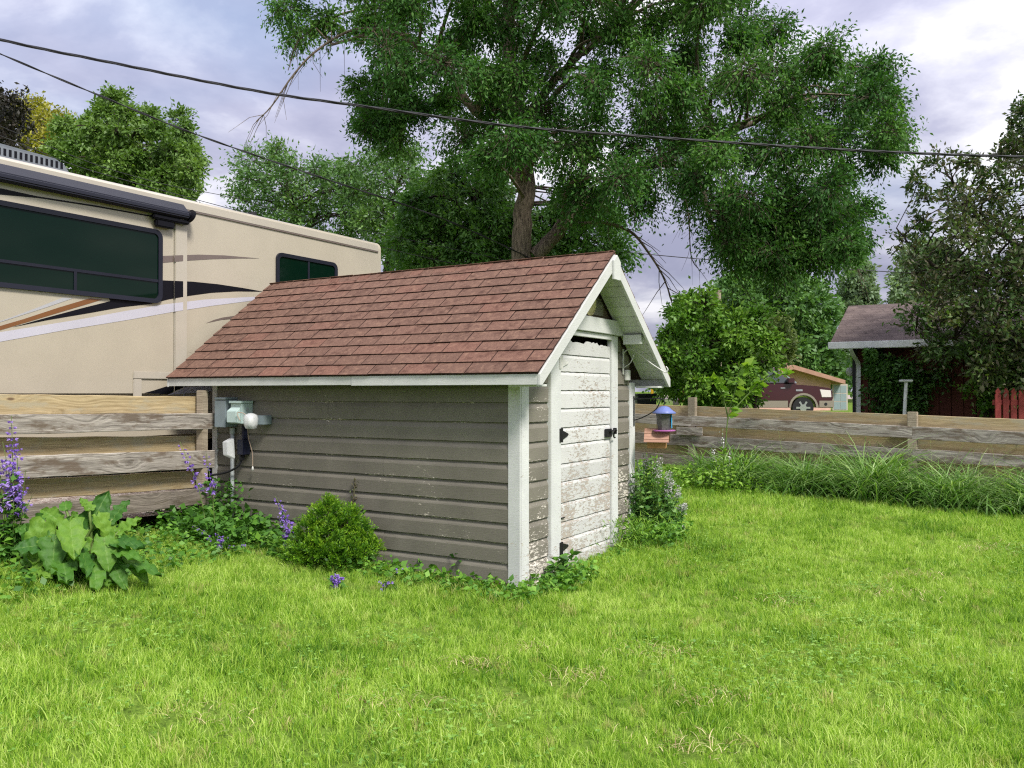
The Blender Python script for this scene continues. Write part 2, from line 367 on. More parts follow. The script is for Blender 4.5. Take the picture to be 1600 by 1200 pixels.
def blades(P, D0, H, Wd, bend, rng, segs=3, t=None):
    """tapered curving blades: P base, D0 lean direction (xy), H length, bend 0..1"""
    n = len(P); H = np.broadcast_to(H, (n,)); Wd = np.broadcast_to(Wd, (n,)); bend = np.broadcast_to(bend, (n,))
    a = rng.uniform(0, 2 * math.pi, n); S = np.stack([np.cos(a), np.sin(a), np.zeros(n)], -1)
    V = []; cur = P.copy(); dirv = unit(np.stack([D0[:, 0] * 0.3, D0[:, 1] * 0.3, np.ones(n)], -1))
    for k in range(segs + 1):
        f = k / segs; w = (Wd * (1 - f ** 1.6) * 0.5 + 0.0004)[:, None]
        V += [cur - S * w, cur + S * w]
        if k < segs:
            dirv = unit(dirv + np.stack([D0[:, 0], D0[:, 1], -0.7 * f * np.ones(n)], -1) * (bend[:, None] * (0.3 + f)))
            cur = cur + dirv * (H / segs)[:, None]
    V = np.stack(V, 1); q = 2 * (segs + 1)
    F = np.concatenate([np.arange(n)[:, None] * q + np.array([[2 * k, 2 * k + 1, 2 * k + 3, 2 * k + 2]]) for k in range(segs)])
    tv = np.repeat(rng.uniform(0, 1, n) if t is None else np.broadcast_to(t, (n,)), q)
    return V.reshape(-1, 3), F, tv
tufts = bpy.data.collections.new('grass_tufts')
for k in range(7):
    rg = np.random.default_rng(50 + k); n = 34
    rr = 0.055 * np.sqrt(rg.uniform(0, 1, n)); aa = rg.uniform(0, 6.28, n)
    P = np.stack([rr * np.cos(aa), rr * np.sin(aa), np.full(n, -0.01)], -1)
    an = rg.uniform(0, 6.28, n); cm = rg.normal(size=2) * 0.5
    D = np.stack([np.cos(an) + cm[0], np.sin(an) + cm[1]], -1) * rg.uniform(0.2, 0.9, n)[:, None]
    V, F, t_ = blades(P, D, rg.uniform(0.04, 0.095, n), rg.uniform(0.003, 0.0054, n), rg.uniform(0.25, 0.95, n), rg)
    me = npmesh('grass_tuft', V, F, t_, True); me.materials.append(M['blade'])
    tufts.objects.link(bpy.data.objects.new('grass_tuft', me))
def scatter_group():
    ng = bpy.data.node_groups.new('scatter_tufts', 'GeometryNodeTree')
    ng.interface.new_socket('Geometry', in_out='INPUT', socket_type='NodeSocketGeometry')
    ng.interface.new_socket('Geometry', in_out='OUTPUT', socket_type='NodeSocketGeometry')
    gi = ng.nodes.new('NodeGroupInput'); go = ng.nodes.new('NodeGroupOutput')
    ci = ng.nodes.new('GeometryNodeCollectionInfo'); ci.inputs['Collection'].default_value = tufts
    ci.inputs['Separate Children'].default_value = True; ci.inputs['Reset Children'].default_value = True
    ip = ng.nodes.new('GeometryNodeInstanceOnPoints'); ip.inputs['Pick Instance'].default_value = True
    def attr(nm, ty):
        a = ng.nodes.new('GeometryNodeInputNamedAttribute'); a.data_type = ty; a.inputs['Name'].default_value = nm
        return [o for o in a.outputs if o.enabled and o.name == 'Attribute'][0]
    L = ng.links.new
    L(gi.outputs[0], ip.inputs['Points']); L(ci.outputs[0], ip.inputs['Instance'])
    L(attr('idx', 'INT'), ip.inputs['Instance Index']); L(attr('rot', 'FLOAT_VECTOR'), ip.inputs['Rotation']); L(attr('scl', 'FLOAT'), ip.inputs['Scale'])
    L(ip.outputs[0], go.inputs[0]); return ng
CA = 0.542; SH = Vector((0.063, 6.81, 0.0)); E1 = Vector((-math.cos(CA), math.sin(CA), 0)); E2 = Vector((math.sin(CA), math.cos(CA), 0))
SL, SW = 3.68, 2.37
FR0 = np.array([5.453, 11.5]); FRD = np.array([-1.246, 1.0]) / math.hypot(1.246, 1)      # right fence line
FL0 = np.array([-3.03, 8.66]); FLD = np.array([-0.417, -1.0]) / math.hypot(0.417, 1)      # left fence line
def in_shed(x, y, pad=0.0):
    dx, dy = x - SH.x, y - SH.y; s = dx * E1.x + dy * E1.y; t = dx * E2.x + dy * E2.y
    return (s > -pad) & (s < SL + pad) & (t > -pad) & (t < SW + pad)
def side_right_fence(x, y):      # distance in front of right fence (yard side positive)
    n = np.array([-FRD[1], FRD[0]]); d = (x - FR0[0]) * n[0] + (y - FR0[1]) * n[1]
    return d if n @ (np.array([0, 0]) - FR0) > 0 else -d
def side_left_fence(x, y):
    n = np.array([-FLD[1], FLD[0]]); d = (x - FL0[0]) * n[0] + (y - FL0[1]) * n[1]
    return d if n @ (np.array([0, 3.]) - FL0) > 0 else -d
def lawn():
    pts = []; scl = []
    for (y0, y1, den, s) in ((2.9, 5.2, 400, 1.02), (5.2, 7.6, 350, 1.0), (7.6, 10.5, 270, 1.1), (10.5, 16.5, 140, 1.35)):
        xw = 0.66 * y1 + 0.6; n = int(den * 2 * xw * (y1 - y0))
        x = R.uniform(-xw, xw, n); y = R.uniform(y0, y1, n)
        keep = (np.abs(x) < 0.64 * y + 0.5) & ~in_shed(x, y, 0.02) & (side_right_fence(x, y) > 0.0) & ((side_left_fence(x, y) > 0.05) | (x > -1.5))
        x, y = x[keep], y[keep]; pts.append(np.stack([x, y], -1)); scl.append(np.full(len(x), s))
    p = np.concatenate(pts); s = np.concatenate(scl); n = len(p)
    lump = 0.80 + 0.26 * (np.sin(p[:, 0] * 2.1 + 1.3 * np.sin(p[:, 1] * 1.7)) * np.sin(p[:, 1] * 2.6 + p[:, 0])) + R.normal(0, 0.20, n)
    V = np.stack([p[:, 0], p[:, 1], g(p[:, 0], p[:, 1])], -1)
    me = bpy.data.meshes.new('lawn_grass'); me.vertices.add(n); me.vertices.foreach_set('co', V.astype(np.float32).ravel())
    me.attributes.new('idx', 'INT', 'POINT').data.foreach_set('value', R.integers(0, 7, n).astype(np.int32))
    rot = np.stack([R.normal(0, 0.12, n), R.normal(0, 0.12, n), R.uniform(0, 6.28, n)], -1)
    me.attributes.new('rot', 'FLOAT_VECTOR', 'POINT').data.foreach_set('vector', rot.astype(np.float32).ravel())
    me.attributes.new('scl', 'FLOAT', 'POINT').data.foreach_set('value', (s * np.clip(lump, 0.45, 1.5)).astype(np.float32))
    o = obj('lawn_grass', me, None, M['blade']); md = o.modifiers.new('scatter', 'NODES'); md.node_group = scatter_group()
    tag(o, 'short bright green mown grass covering the yard', 'grass', kind='stuff'); return n
print('tufts', lawn())

# ------------------------------------------------------------------ the shed (local x = along the gable, y = along the side wall)
TH = math.pi / 2 - CA
shed = thing('garden_shed', 'weathered taupe garden shed with red brown shingle roof and peeling white door', 'shed', SH, TH)
SHM = Matrix.Translation(SH) @ Matrix.Rotation(TH, 4, 'Z')
HE, HR, OE, OF, OB = 1.75, 2.864, 0.216, 0.285, 0.41
RX = SW / 2; SLOPE = math.atan2(HR - HE, RX + OE); SLEN = math.hypot(HR - HE, RX + OE)
def roof_z(x): return HE + (x + OE) * math.tan(SLOPE) if x <= RX else HE + (SW + OE - x) * math.tan(SLOPE)
LAP, Z0 = 0.1635, 0.047
def lap_profile(z, top=None, f=0.004, b=0.032):
    zt = z + LAP if top is None else min(top, z + LAP)
    pr = [(b, z), (f, z), (f, z + 0.108), (f + 0.004, z + 0.120), (f + 0.011, z + 0.134), (f + 0.018, z + 0.150), (f + 0.021, zt + 0.004), (b, zt + 0.004)]
    if zt < z + 0.15: pr = [(b, z), (f, z), (f, zt), (b, zt)]
    return pr
# side wall with its boards
wall = MB().box(0.033, 0.06, 0.05, SL - 0.02, -0.1, 1.70).build('side_wall', M['dark_in'], shed)
zb = Z0
for k in range(11):
    cut = random.uniform(1.2, 2.6) if k in (1, 5, 8) else None
    spans = [(0.113, SL - 0.075)] if cut is None else [(0.113, cut - 0.0015), (cut + 0.0015, SL - 0.075)]
    for (a, b) in spans:
        d = random.uniform(-0.0015, 0.0015); pr = [(x + (d if x < 0.03 else 0), z) for x, z in lap_profile(zb, 1.70)]
        MB().prism(pr, 1, a, b, 26, 0.0016).build('siding_board', M['siding'], wall, bevel=0)
    zb += LAP
for (a, b, z1, dx) in ((0.113, 1.25, 0.042, 0.014), (1.256, 2.3, 0.040, 0.019), (2.306, SL - 0.075, 0.043, 0.012)):
    MB().prism([(0.032, -0.10), (dx, -0.10), (dx + 0.002, z1), (0.032, z1)], 1, a, b, 14, 0.004).build('skirting_board', M['skirt'], wall)
# front wall
fw = MB()
fw.box(0.06, 0.49, 0.033, 0.06, -0.1, 1.95).box(1.888, SW - 0.06, 0.033, 0.06, -0.1, 1.95)
fw.prism([(0.30, 2.17), (2.07, 2.17), (RX, 2.78)], 1, 0.033, 0.06)
fw.prism([(0.06, 1.951), (0.49, 1.951), (0.49, 2.20)], 1, 0.0335, 0.0595).prism([(1.888, 2.20), (1.888, 1.951), (SW - 0.06, 1.951)], 1, 0.0335, 0.0595)
front = fw.build('front_wall', M['dark_in'], shed)
zb = Z0 - LAP
while zb < 2.70:
    zm = zb + 0.10; xa = 0.147; xb = SW - 0.142
    if zm > roof_z(xa) - 0.10: xa = (zm - HE + 0.10) / math.tan(SLOPE) - OE; xb = SW - xa
    if xb - xa > 0.05:
        segs = [(xa, xb)] if zb > 2.19 else [(xa, 0.487), (1.891, xb)]
        for (a, b) in segs:
            if b - a < 0.04: continue
            d = random.uniform(-0.001, 0.0015)
            MB().prism([(x + (d if x < 0.03 else 0), z) for x, z in [(q[0], q[1]) for q in lap_profile(zb)]], 0, a, b, 8, 0.0016).build('siding_board', M['siding_front'], front)
    zb += LAP
# back and far walls (plain boards, seen from nowhere in the photograph but closed)
MB().box(SW - 0.06, SW - 0.033, 0.05, SL - 0.02, -0.1, 1.70).build('far_wall', M['siding'], shed)
MB().prism([(0.061, -0.1), (SW - 0.061, -0.1), (SW - 0.061, 1.9), (RX, 2.74), (0.061, 1.9)], 1, SL - 0.06, SL - 0.033).build('back_wall', M['siding'], shed)
# corner boards
MB().box(0.0, 0.024, 0.0, 0.112, -0.12, 1.69).build('corner_board', M['white'], shed, 0.003)
MB().box(0.0245, 0.146, -0.002, 0.028, -0.13, 1.69).build('corner_board', M['white'], shed, 0.003)
MB().box(SW - 0.14, SW, -0.002, 0.028, -0.1, 1.70).build('corner_board', M['white'], shed, 0.003)
MB().box(0.0, 0.024, SL - 0.074, SL, -0.1, 1.69).build('corner_board', M['white'], shed, 0.003)
# door frame, header, door
for (a, b) in ((0.489, 0.672), (1.742, 1.889)):
    MB().box(a, b, -0.022, 0.03, 0.0, 2.155).build('door_frame', M['white'], shed, 0.004)
MB().box(0.60, 1.965, -0.055, 0.03, 2.162, 2.305).build('door_header', M['white2'], shed, 0.005)
MB().box(0.673, 1.741, -0.030, 0.0, 2.112, 2.158).build('header_strip', M['white2'], shed, 0.002)
door = MB().box(0.679, 1.736, 0.018, 0.045, 0.03, 2.00).build('door', M['dark_in'], shed)
dz = [0.03, 0.168, 0.31, 0.461, 0.63, 0.813, 0.97, 1.144, 1.29, 1.458, 1.618, 1.783, 1.937]
for k, z in enumerate(dz[:-1]):
    z1 = dz[k + 1] - 0.002; d = random.uniform(-0.002, 0.002)
    MB().prism([(0.0175, z), (-0.004 + d, z + 0.003), (-0.004 + d, z1 - 0.03), (0.002 + d, z1 - 0.012), (0.0095, z1), (0.0175, z1)], 0, 0.679, 1.736, 18, 0.0025).build('door_board', M['door'], door)
xs = np.linspace(0.679, 1.736, 30); tops = 2.098 - 0.050 * (xs - 0.679) + R.normal(0, 0.006, 30); tops[6:15] -= 0.030; tops[22:25] -= 0.012
mb = MB(); n = len(xs)
vv = [(x, y, z) for x, tz in zip(xs, tops) for (y, z) in ((-0.004, 1.938), (0.0175, 1.938), (0.0175, tz), (-0.004, tz))]
ff = [tuple(i * 4 + q for q in (j, (j + 1) % 4)) + tuple((i + 1) * 4 + q for q in ((j + 1) % 4, j)) for i in range(n - 1) for j in range(4)] + [(3, 2, 1, 0), tuple((n - 1) * 4 + q for q in range(4))]
tag(mb.add(vv, ff).build('door_board', M['door'], door), 'splintered topmost board of the white door')
def hinge(z, m, sc=1.0):
    h = MB().box(0.640, 0.674, -0.029, -0.0225, z - 0.06 * sc, z + 0.06 * sc)
    h.prism([(0.690, z + 0.05 * sc), (0.690, z - 0.05 * sc), (0.83 * 1.0, z - 0.008), (0.83, z + 0.008)], 1, -0.0125, -0.0075)
    h.tube([(0.681, -0.028, z - 0.062 * sc), (0.681, -0.028, z + 0.062 * sc)], 0.009, 8)
    h.build('hinge', m, door)
hinge(1.863, M['white_metal'], 0.95); hinge(1.225, M['black']); hinge(0.24, M['black'], 0.9)
MB().box(0.69, 0.755, -0.018, -0.010, 0.496, 0.504).build('nail', M['black'], door)
lt = MB().box(1.60, 1.735, -0.026, -0.0075, 1.165, 1.245).tube([(1.66, -0.045, 1.225), (1.80, -0.045, 1.225)], 0.010, 8)
lt.tube([(1.74 + 0.035 * math.cos(a), -0.052, 1.195 + 0.04 * math.sin(a)) for a in np.linspace(0, 5.2, 12)], 0.007, 7).box(1.765, 1.80, -0.05, -0.0225, 1.19, 1.25)
lt.build('latch', M['black'], door, 0.002)
# roof: deck, boards of the soffit, fascia, rake boards
def slope_mat(side):
    """local frame on a slope: x runs along the ridge (shed y), y up the slope, z out"""
    c, s = math.cos(SLOPE), math.sin(SLOPE)
    if side == 0:
        ex, ey, ez = Vector((0, -1, 0)), Vector((c, 0, s)), Vector((-s, 0, c)); o = Vector((-OE, SL + OB, HE))
    else:
        ex, ey, ez = Vector((0, 1, 0)), Vector((-c, 0, s)), Vector((s, 0, c)); o = Vector((SW + OE, -OF, HE))
    m = Matrix.Identity(4)
    for i, e in enumerate((ex, ey, ez)):
        for j in range(3): m[j][i] = e[j]
    m.translation = o; return m
RL = SL + OB + OF
roof = MB()
roof.prism([(-OE, HE - 0.004), (-OE + 0.012, HE - 0.022), (RX, HR - 0.030), (SW + OE - 0.012, HE - 0.022), (SW + OE, HE - 0.004), (RX, HR - 0.006)], 1, -OF + 0.001, SL + OB)
roof = roof.build('roof', M['deck'], shed)
sm0, sm1 = slope_mat(0), slope_mat(1)
# overhang boards under the front of the roof, each its own plank
for sm, x0, x1 in ((sm0, RL - OF + 0.004, RL - 0.030), (sm1, 0.030, OF - 0.004)):
    v = 0.03
    while v < SLEN - 0.13:
        MB().box(x0, x1, v, v + 0.135, -0.042, -0.024).build('soffit_board', M['soffit'], roof, 0.0015, matrix=sm); v += 0.1385
# rafters/lookouts
MB().box(1.93, 1.985, -OF + 0.034, -0.058, roof_z(1.96) - 0.17, roof_z(1.96) - 0.075).build('lookout', M['soffit'], roof, 0.003)
MB().box(SW + 0.01, SW + OE - 0.03, -OF + 0.034, -0.004, HE - 0.105, HE - 0.085).build('eave_return', M['soffit'], roof, 0.002)
MB().box(-OE + 0.03, -0.003, -OF + 0.034, -0.004, HE - 0.105, HE - 0.085).build('eave_return', M['soffit'], roof, 0.002)
MB().box(-OE + 0.03, -0.003, 0.0, SL + OB - 0.03, HE - 0.066, HE - 0.05).build('eave_soffit', M['soffit'], roof)
# fascia in two lengths
MB().prism([(-OE - 0.002, HE - 0.092), (-OE + 0.02, HE - 0.092), (-OE + 0.02, HE - 0.012), (-OE - 0.002, HE - 0.008)], 1, -OF - 0.004, 1.598).build('fascia', M['white2'], roof, 0.002)
MB().prism([(-OE + 0.001, HE - 0.086), (-OE + 0.022, HE - 0.086), (-OE + 0.022, HE - 0.012), (-OE + 0.001, HE - 0.008)], 1, 1.602, SL + OB, 6).build('fascia', M['white2'], roof, 0.002)
MB().box(SW + OE - 0.02, SW + OE + 0.002, -OF - 0.004, SL + OB, HE - 0.092, HE - 0.01).build('fascia', M['white2'], roof, 0.002)
tn = math.tan(SLOPE); rw = 0.10
for sgn, y0 in ((0, -OF - 0.024), (1, -OF - 0.024), (0, SL + OB - 0.002), (1, SL + OB - 0.002)):
    mx = (lambda x: x) if sgn == 0 else (lambda x: SW - x)
    pr = [(mx(-OE - 0.004), HE - 0.010), (mx(-OE - 0.004), HE - 0.095), (mx(-OE + 0.035), HE - 0.095), (mx(RX - 0.001), HR - 0.010 - rw / math.cos(SLOPE)), (mx(RX - 0.001), HR - 0.010)]
    MB().prism(pr, 1, y0, y0 + 0.024).build('rake_board', M['white2'], roof, 0.003)
MB().prism([(RX - 0.075, HR - 0.075), (RX - 0.07, HR - 0.245), (RX + 0.07, HR - 0.245), (RX + 0.075, HR - 0.075), (RX, HR - 0.016)], 1, -OF - 0.046, -OF - 0.0245).build('peak_plate', M['white2'], roof, 0.003)
# shingle tabs
TABW, EXPO = 0.340, 0.1505
M['slot'] = plain('dark_edge_and_slot_shade', (0.035, 0.018, 0.015), 0.95)  # own dark of the tab edges, and painted shadow for the slots
def tab_mesh(w):
    v = []
    k = 4
    for i in range(k + 1):
        x = w * i / k
        e = random.uniform(-0.0015, 0.0015)
        v += [(x, e, 0.002), (x, e, 0.0155), (x, 0.142, 0.0075), (x, EXPO + 0.03, 0.0015), (x, EXPO + 0.03, -0.002)]
    f = [(i * 5 + j, i * 5 + (j + 1) % 5, (i + 1) * 5 + (j + 1) % 5, (i + 1) * 5 + j) for i in range(k) for j in range(5)]
    f += [(4, 3, 2, 1, 0), tuple(k * 5 + j for j in range(5))]
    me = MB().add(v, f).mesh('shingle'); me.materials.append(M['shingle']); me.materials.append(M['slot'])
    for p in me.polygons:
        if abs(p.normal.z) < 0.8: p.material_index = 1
    return me
full = [tab_mesh(TABW - 0.010) for _ in range(6)]
offs = [0.02, 0.19, 0.075, 0.245, 0.13, 0.30]
def courses(sm, parent_list, single):
    allv = MB()
    for r_ in range(12):
        v0 = -0.012 + r_ * EXPO
        MB().prism([(v0 + 0.004, 0.002), (v0 + 0.004, 0.0125), (v0 + 0.142, 0.0062), (v0 + EXPO + 0.02, 0.0012)], 0, -0.010, RL + 0.012).build('slot_shade_strip', M['slot'], roof, matrix=sm)  # added dark strip: shadow line of the tab slots, plus unfaded shingle tone
        x = -offs[r_ % 6] - 0.004
        while x < RL + 0.012:
            a, b = max(x, -0.014), min(x + TABW - 0.010, RL + 0.016)
            if b - a > 0.02:
                j = Matrix.Translation((a, v0 + random.uniform(-0.003, 0.003), 0.0035 + random.uniform(0, 0.0012))) @ Matrix.Rotation(random.uniform(-0.006, 0.006), 4, 'Z') @ Matrix.Rotation(-abs(random.gauss(0, 0.012)), 4, 'X')
                me = random.choice(full) if (b - a) > TABW - 0.0102 else None
                if single:
                    mm = me or tab_mesh(b - a); allv.add([j @ v.co for v in mm.vertices], [tuple(p.vertices) for p in mm.polygons])
                else:
                    if me is None: me = tab_mesh(b - a)
                    obj('shingle', me, roof, None, sm @ j)
            x += TABW
    if single: tag(allv.build('far_slope_shingles', M['shingle'], roof, matrix=sm), kind='stuff')
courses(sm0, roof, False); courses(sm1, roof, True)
def cap_mesh():
    c, s = math.cos(SLOPE), math.sin(SLOPE); h = 0.118; v = []
    for (y, dz) in ((0, 0.012), (0.20, 0.004)):
        for (d, u) in ((-h, 0), (-h, 0.008), (-0.02, 0.009), (0.0, 0.012), (0.02, 0.009), (h, 0.008), (h, 0), (0, -0.002)):
            x = d * c; z = -abs(d) * s
            v.append((x, y, z + u + dz))
    n = 8; f = [(j, (j + 1) % n, n + (j + 1) % n, n + j) for j in range(n)] + [tuple(range(n - 1, -1, -1)), tuple(n + j for j in range(n))]
    return MB().add(v, f).mesh('ridge_shingle')
capm = [cap_mesh() for _ in range(2)]
for me in capm: me.materials.append(M['shingle'])
y = -OF - 0.012
while y < SL + OB - 0.10:
    obj('ridge_shingle', random.choice(capm), roof, None, Matrix.Translation((RX, y, HR + 0.003 + random.uniform(0, 0.003))) @ Matrix.Rotation(random.uniform(-0.02, 0.02), 4, 'Z')); y += 0.143

# ------------------------------------------------------------------ small things on and by the shed
def sh(x, y, z): return SHM @ Vector((x, y, z))
def on_shed(name, label, cat, x, y, z): return thing(name, label, cat, sh(x, y, z), TH)
M['box_grey'] = plain('grey_enamel', (0.20, 0.245, 0.265), 0.45, 0.08, 8)
M['box_green'] = plain('pale_green_enamel', (0.42, 0.53, 0.51), 0.4, 0.06, 8)
M['conduit'] = plain('conduit_grey', (0.36, 0.39, 0.39), 0.45, 0.1, 10)
M['cream'] = plain('old_cream_enamel', (0.60, 0.53, 0.27), 0.5, 0.1, 10)
M['rubber'] = plain('black_rubber', (0.015, 0.015, 0.018), 0.5)
M['navy'] = plain('navy_plastic', (0.012, 0.014, 0.032), 0.4)
def glassy(name, col, alpha, rough=0.15):
    m, t = new_mat(name); gl = nd(t, 'ShaderNodeBsdfPrincipled', {'Base Color': (*col, 1), 'Roughness': rough, 'Alpha': alpha, 'Specular IOR Level': 0.6})
    nd(t, 'ShaderNodeOutputMaterial', {'Surface': gl}); return m
M['clear'] = glassy('clear_plastic', (0.75, 0.77, 0.78), 0.55)
b = on_shed('breaker_box', 'tall blue grey metal electrical box at the shed corner', 'electrical box', 0, 3.306, 1.255)
MB().box(-0.14, 0.006, 0, 0.15, 0.0, 0.27).build('case', M['box_grey'], b, 0.004)
MB().box(-0.152, -0.141, -0.006, 0.156, -0.004, 0.262).build('cover', M['box_grey'], b, 0.004)
MB().box(-0.156, 0.006, -0.008, 0.158, 0.2705, 0.296).build('hood', M['box_grey'], b, 0.005)
b = on_shed('outlet_box', 'pale mint green weatherproof power outlet box beside the grey electrical box', 'electrical box', 0, 3.085, 1.29)
MB().box(-0.135, 0.006, 0, 0.16, 0, 0.20).build('case', M['box_green'], b, 0.004)
MB().prism([(-0.136, 0.0), (-0.195, 0.012), (-0.195, 0.125), (-0.137, 0.165)], 1, 0.012, 0.15).build('lid', M['box_green'], b, 0.006)
MB().box(-0.155, 0.006, -0.006, 0.166, 0.201, 0.226).build('hood', M['box_green'], b, 0.004)
MB().tube([(-0.07, -0.009, 0.14), (-0.07, -0.001, 0.14)], 0.012, 10).build('screw', M['conduit'], b)
b = on_shed('dusk_to_dawn_light', 'clear domed security lamp on a small grey box under the eave', 'lamp', 0, 2.88, 1.33)
MB().box(-0.10, 0.006, -0.06, 0.03, -0.045, 0.045).build('mount', M['box_grey'], b, 0.004)
MB().lathe([(0.012, -0.105), (0.05, -0.10), (0.068, -0.06), (0.072, 0.0), (0.06, 0.03), (0.03, 0.045), (0.0, 0.05)], 18, (-0.15, 0.06, 0.02)).build('dome', M['clear'], b, smooth=True)
MB().lathe([(0.0, -0.07), (0.022, -0.06), (0.028, -0.02), (0.018, 0.012), (0, 0.02)], 14, (-0.15, 0.06, 0.02)).build('bulb', plain('frosted_bulb', (0.7, 0.7, 0.68), 0.3), b, smooth=True)
b = on_shed('outlet_cover', 'dark outlet with open clear bubble cover hanging below the electrical boxes', 'outlet', 0, 3.16, 1.0)
MB().box(-0.085, 0.006, -0.04, 0.05, -0.02, 0.13).build('case', M['navy'], b, 0.006)
MB().box(-0.05, 0.004, -0.01, 0.03, 0.1305, 0.27).build('neck', M['navy'], b, 0.006)
MB().prism([(-0.095, -0.06), (-0.19, -0.02), (-0.20, 0.11), (-0.11, 0.145)], 1, 0.06, 0.13).build('cover', M['clear'], b, 0.006)
MB().box(-0.078, -0.02, 0.0, 0.035, -0.075, -0.021).build('plug', M['rubber'], b, 0.006)
b = on_shed('conduit_pipe', 'pale grey conduit pipe running from the grey box to the ground', 'pipe', -0.03, 3.34, -0.02)
MB().tube([(0, 0, 0.25), (0, 0, 1.25)], 0.020, 12).build('pipe', M['conduit'], b, smooth=True)
MB().tube([(0, 0, 1.205), (0, 0, 1.262)], 0.028, 12).build('coupling', M['conduit'], b)
pts = [sh(-0.05, 3.18, 0.93), sh(-0.07, 3.22, 0.86), sh(-0.10, 3.35, 0.80), sh(-0.14, 3.55, 0.765), sh(-0.12, 3.72, 0.79), sh(0.02, 3.95, 0.83), sh(0.2, 4.2, 0.7)]
def curve(pts, n=24):
    P = np.array([tuple(p) for p in pts], float); m = len(P); out = []
    P = np.concatenate([P[:1] * 2 - P[1:2], P, P[-1:] * 2 - P[-2:-1]])
    for i in range(m - 1):
        p0, p1, p2, p3 = P[i:i + 4]
        for t in np.linspace(0, 1, max(2, n // (m - 1)), endpoint=False):
            out.append(0.5 * ((2 * p1) + (-p0 + p2) * t + (2 * p0 - 5 * p1 + 4 * p2 - p3) * t * t + (-p0 + 3 * p1 - 3 * p2 + p3) * t ** 3))
    out.append(P[-2]); return np.array(out)
tag(MB().tube(curve(pts, 36), 0.011, 8).build('power_cable', M['rubber'], None, smooth=True), 'black power cable looping from the outlet through the fence', 'cable')
pts = [sh(-0.20, 3.03, 1.32), sh(-0.205, 3.07, 1.40), sh(-0.17, 2.98, 1.37), sh(-0.10, 3.03, 1.16), sh(-0.05, 3.03, 1.0), sh(-0.045, 3.03, 0.86)]
b = on_shed('pull_cord', 'thin pale pull cord with white end hanging under the lamp', 'cord', 0, 3.03, 0.86)
MB().tube([b.matrix_world.inverted() @ Vector(p) if False else (SHM @ Matrix.Translation((0, 3.03, 0.86))).inverted() @ Vector(p) for p in curve(pts, 30)], 0.004, 6).build('cord', plain('tan_cord', (0.34, 0.26, 0.20)), b, smooth=True)
MB().lathe([(0, 0.0), (0.014, 0.0), (0.009, 0.03), (0.003, 0.045)], 10, (-0.045, 0, -0.03)).build('pull', M['white_metal'], b, smooth=True)
b = on_shed('round_thermometer', 'round cream wall dial in the gable above the shed door', 'thermometer', RX + 0.10, -0.006, 2.45)
MB().lathe([(0, -0.014), (0.128, -0.014), (0.132, 0.0), (0.12, 0.008), (0, 0.008)], 32).build('dial', M['cream'], b, smooth=False, matrix=Matrix.Rotation(math.pi / 2, 4, 'X'))
mk = MB()
for k in range(24):
    a = k * math.pi / 12; mk.box(-0.002, 0.002, 0, 0, 0, 0) if False else mk.prism([(0.098 * math.cos(a) - 0.002, 0.098 * math.sin(a)), (0.098 * math.cos(a) + 0.002, 0.098 * math.sin(a)), (0.115 * math.cos(a) + 0.002, 0.115 * math.sin(a)), (0.115 * math.cos(a) - 0.002, 0.115 * math.sin(a))], 1, -0.0105, -0.009)
mk.prism([(-0.006, -0.05), (0.006, -0.05), (0.003, 0.085), (-0.003, 0.085)], 1, -0.0125, -0.011).build('markings', plain('brown_ink', (0.10, 0.06, 0.03)), b)
# white hook bracket on the front wall
b = on_shed('white_hook_bracket', 'white metal hanging bracket on the gable right of the door', 'bracket', 2.06, -0.004, 1.80)
MB().box(-0.012, 0.012, -0.006, 0.005, -0.02, 0.24).build('plate', M['white_metal'], b, 0.002)
MB().tube(curve([(0, -0.006, 0.20), (0.01, -0.06, 0.24), (0.06, -0.12, 0.21), (0.10, -0.25, 0.10), (0.14, -0.36, 0.02), (0.15, -0.40, 0.0), (0.15, -0.42, 0.03), (0.15, -0.40, 0.06)], 40), 0.006, 7).build('arm', M['white_metal'], b, smooth=True)
MB().tube(curve([(0.0, -0.006, 0.05), (0.02, -0.07, 0.10), (0.05, -0.10, 0.19)], 14), 0.005, 6).build('brace', M['white_metal'], b, smooth=True)
tag(MB().box(-0.045, 0.045, -0.03, 0.003, -0.055, 0.055).build('small_junction_box', M['white_metal'], None, 0.006, matrix=Matrix.Translation(sh(2.14, -0.002, 1.775)) @ Matrix.Rotation(TH, 4, 'Z')), 'small white painted box beside the white bracket', 'box')
# black bracket with feeder
b = on_shed('black_hook_bracket', 'black iron hanging bracket on the right corner board of the shed', 'bracket', 2.33, -0.003, 1.36)
MB().box(-0.012, 0.012, -0.008, 0.0, -0.11, 0.20).build('plate', M['black'], b, 0.002)
MB().tube(curve([(0, -0.008, 0.17), (0.0, -0.15, 0.175), (0.0, -0.31, 0.172), (0, -0.335, 0.15), (0, -0.335, 0.12)], 24), 0.006, 7).build('arm', M['black'], b, smooth=True)
MB().tube(curve([(0, -0.008, -0.05), (0.0, -0.10, -0.02), (0.0, -0.24, 0.06), (0, -0.30, 0.165)], 20), 0.006, 7).build('brace', M['black'], b, smooth=True)
M['feeder_blue'] = plain('periwinkle_plastic', (0.13, 0.17, 0.40), 0.4, 0.06, 10); M['feeder_pink'] = plain('pink_plastic', (0.36, 0.11, 0.33), 0.4, 0.08, 10)
M['seed'] = plain('seed_in_smoked_plastic', (0.085, 0.085, 0.08), 0.35, 0.4, 60); M['label_blue'] = plain('blue_paper_label', (0.03, 0.30, 0.55), 0.5); M['label_white'] = plain('white_paper', (0.7, 0.72, 0.72), 0.6)
fd = on_shed('bird_feeder', 'lantern bird feeder with periwinkle blue roof and pink tray', 'bird feeder', 2.33, -0.337, 1.205)
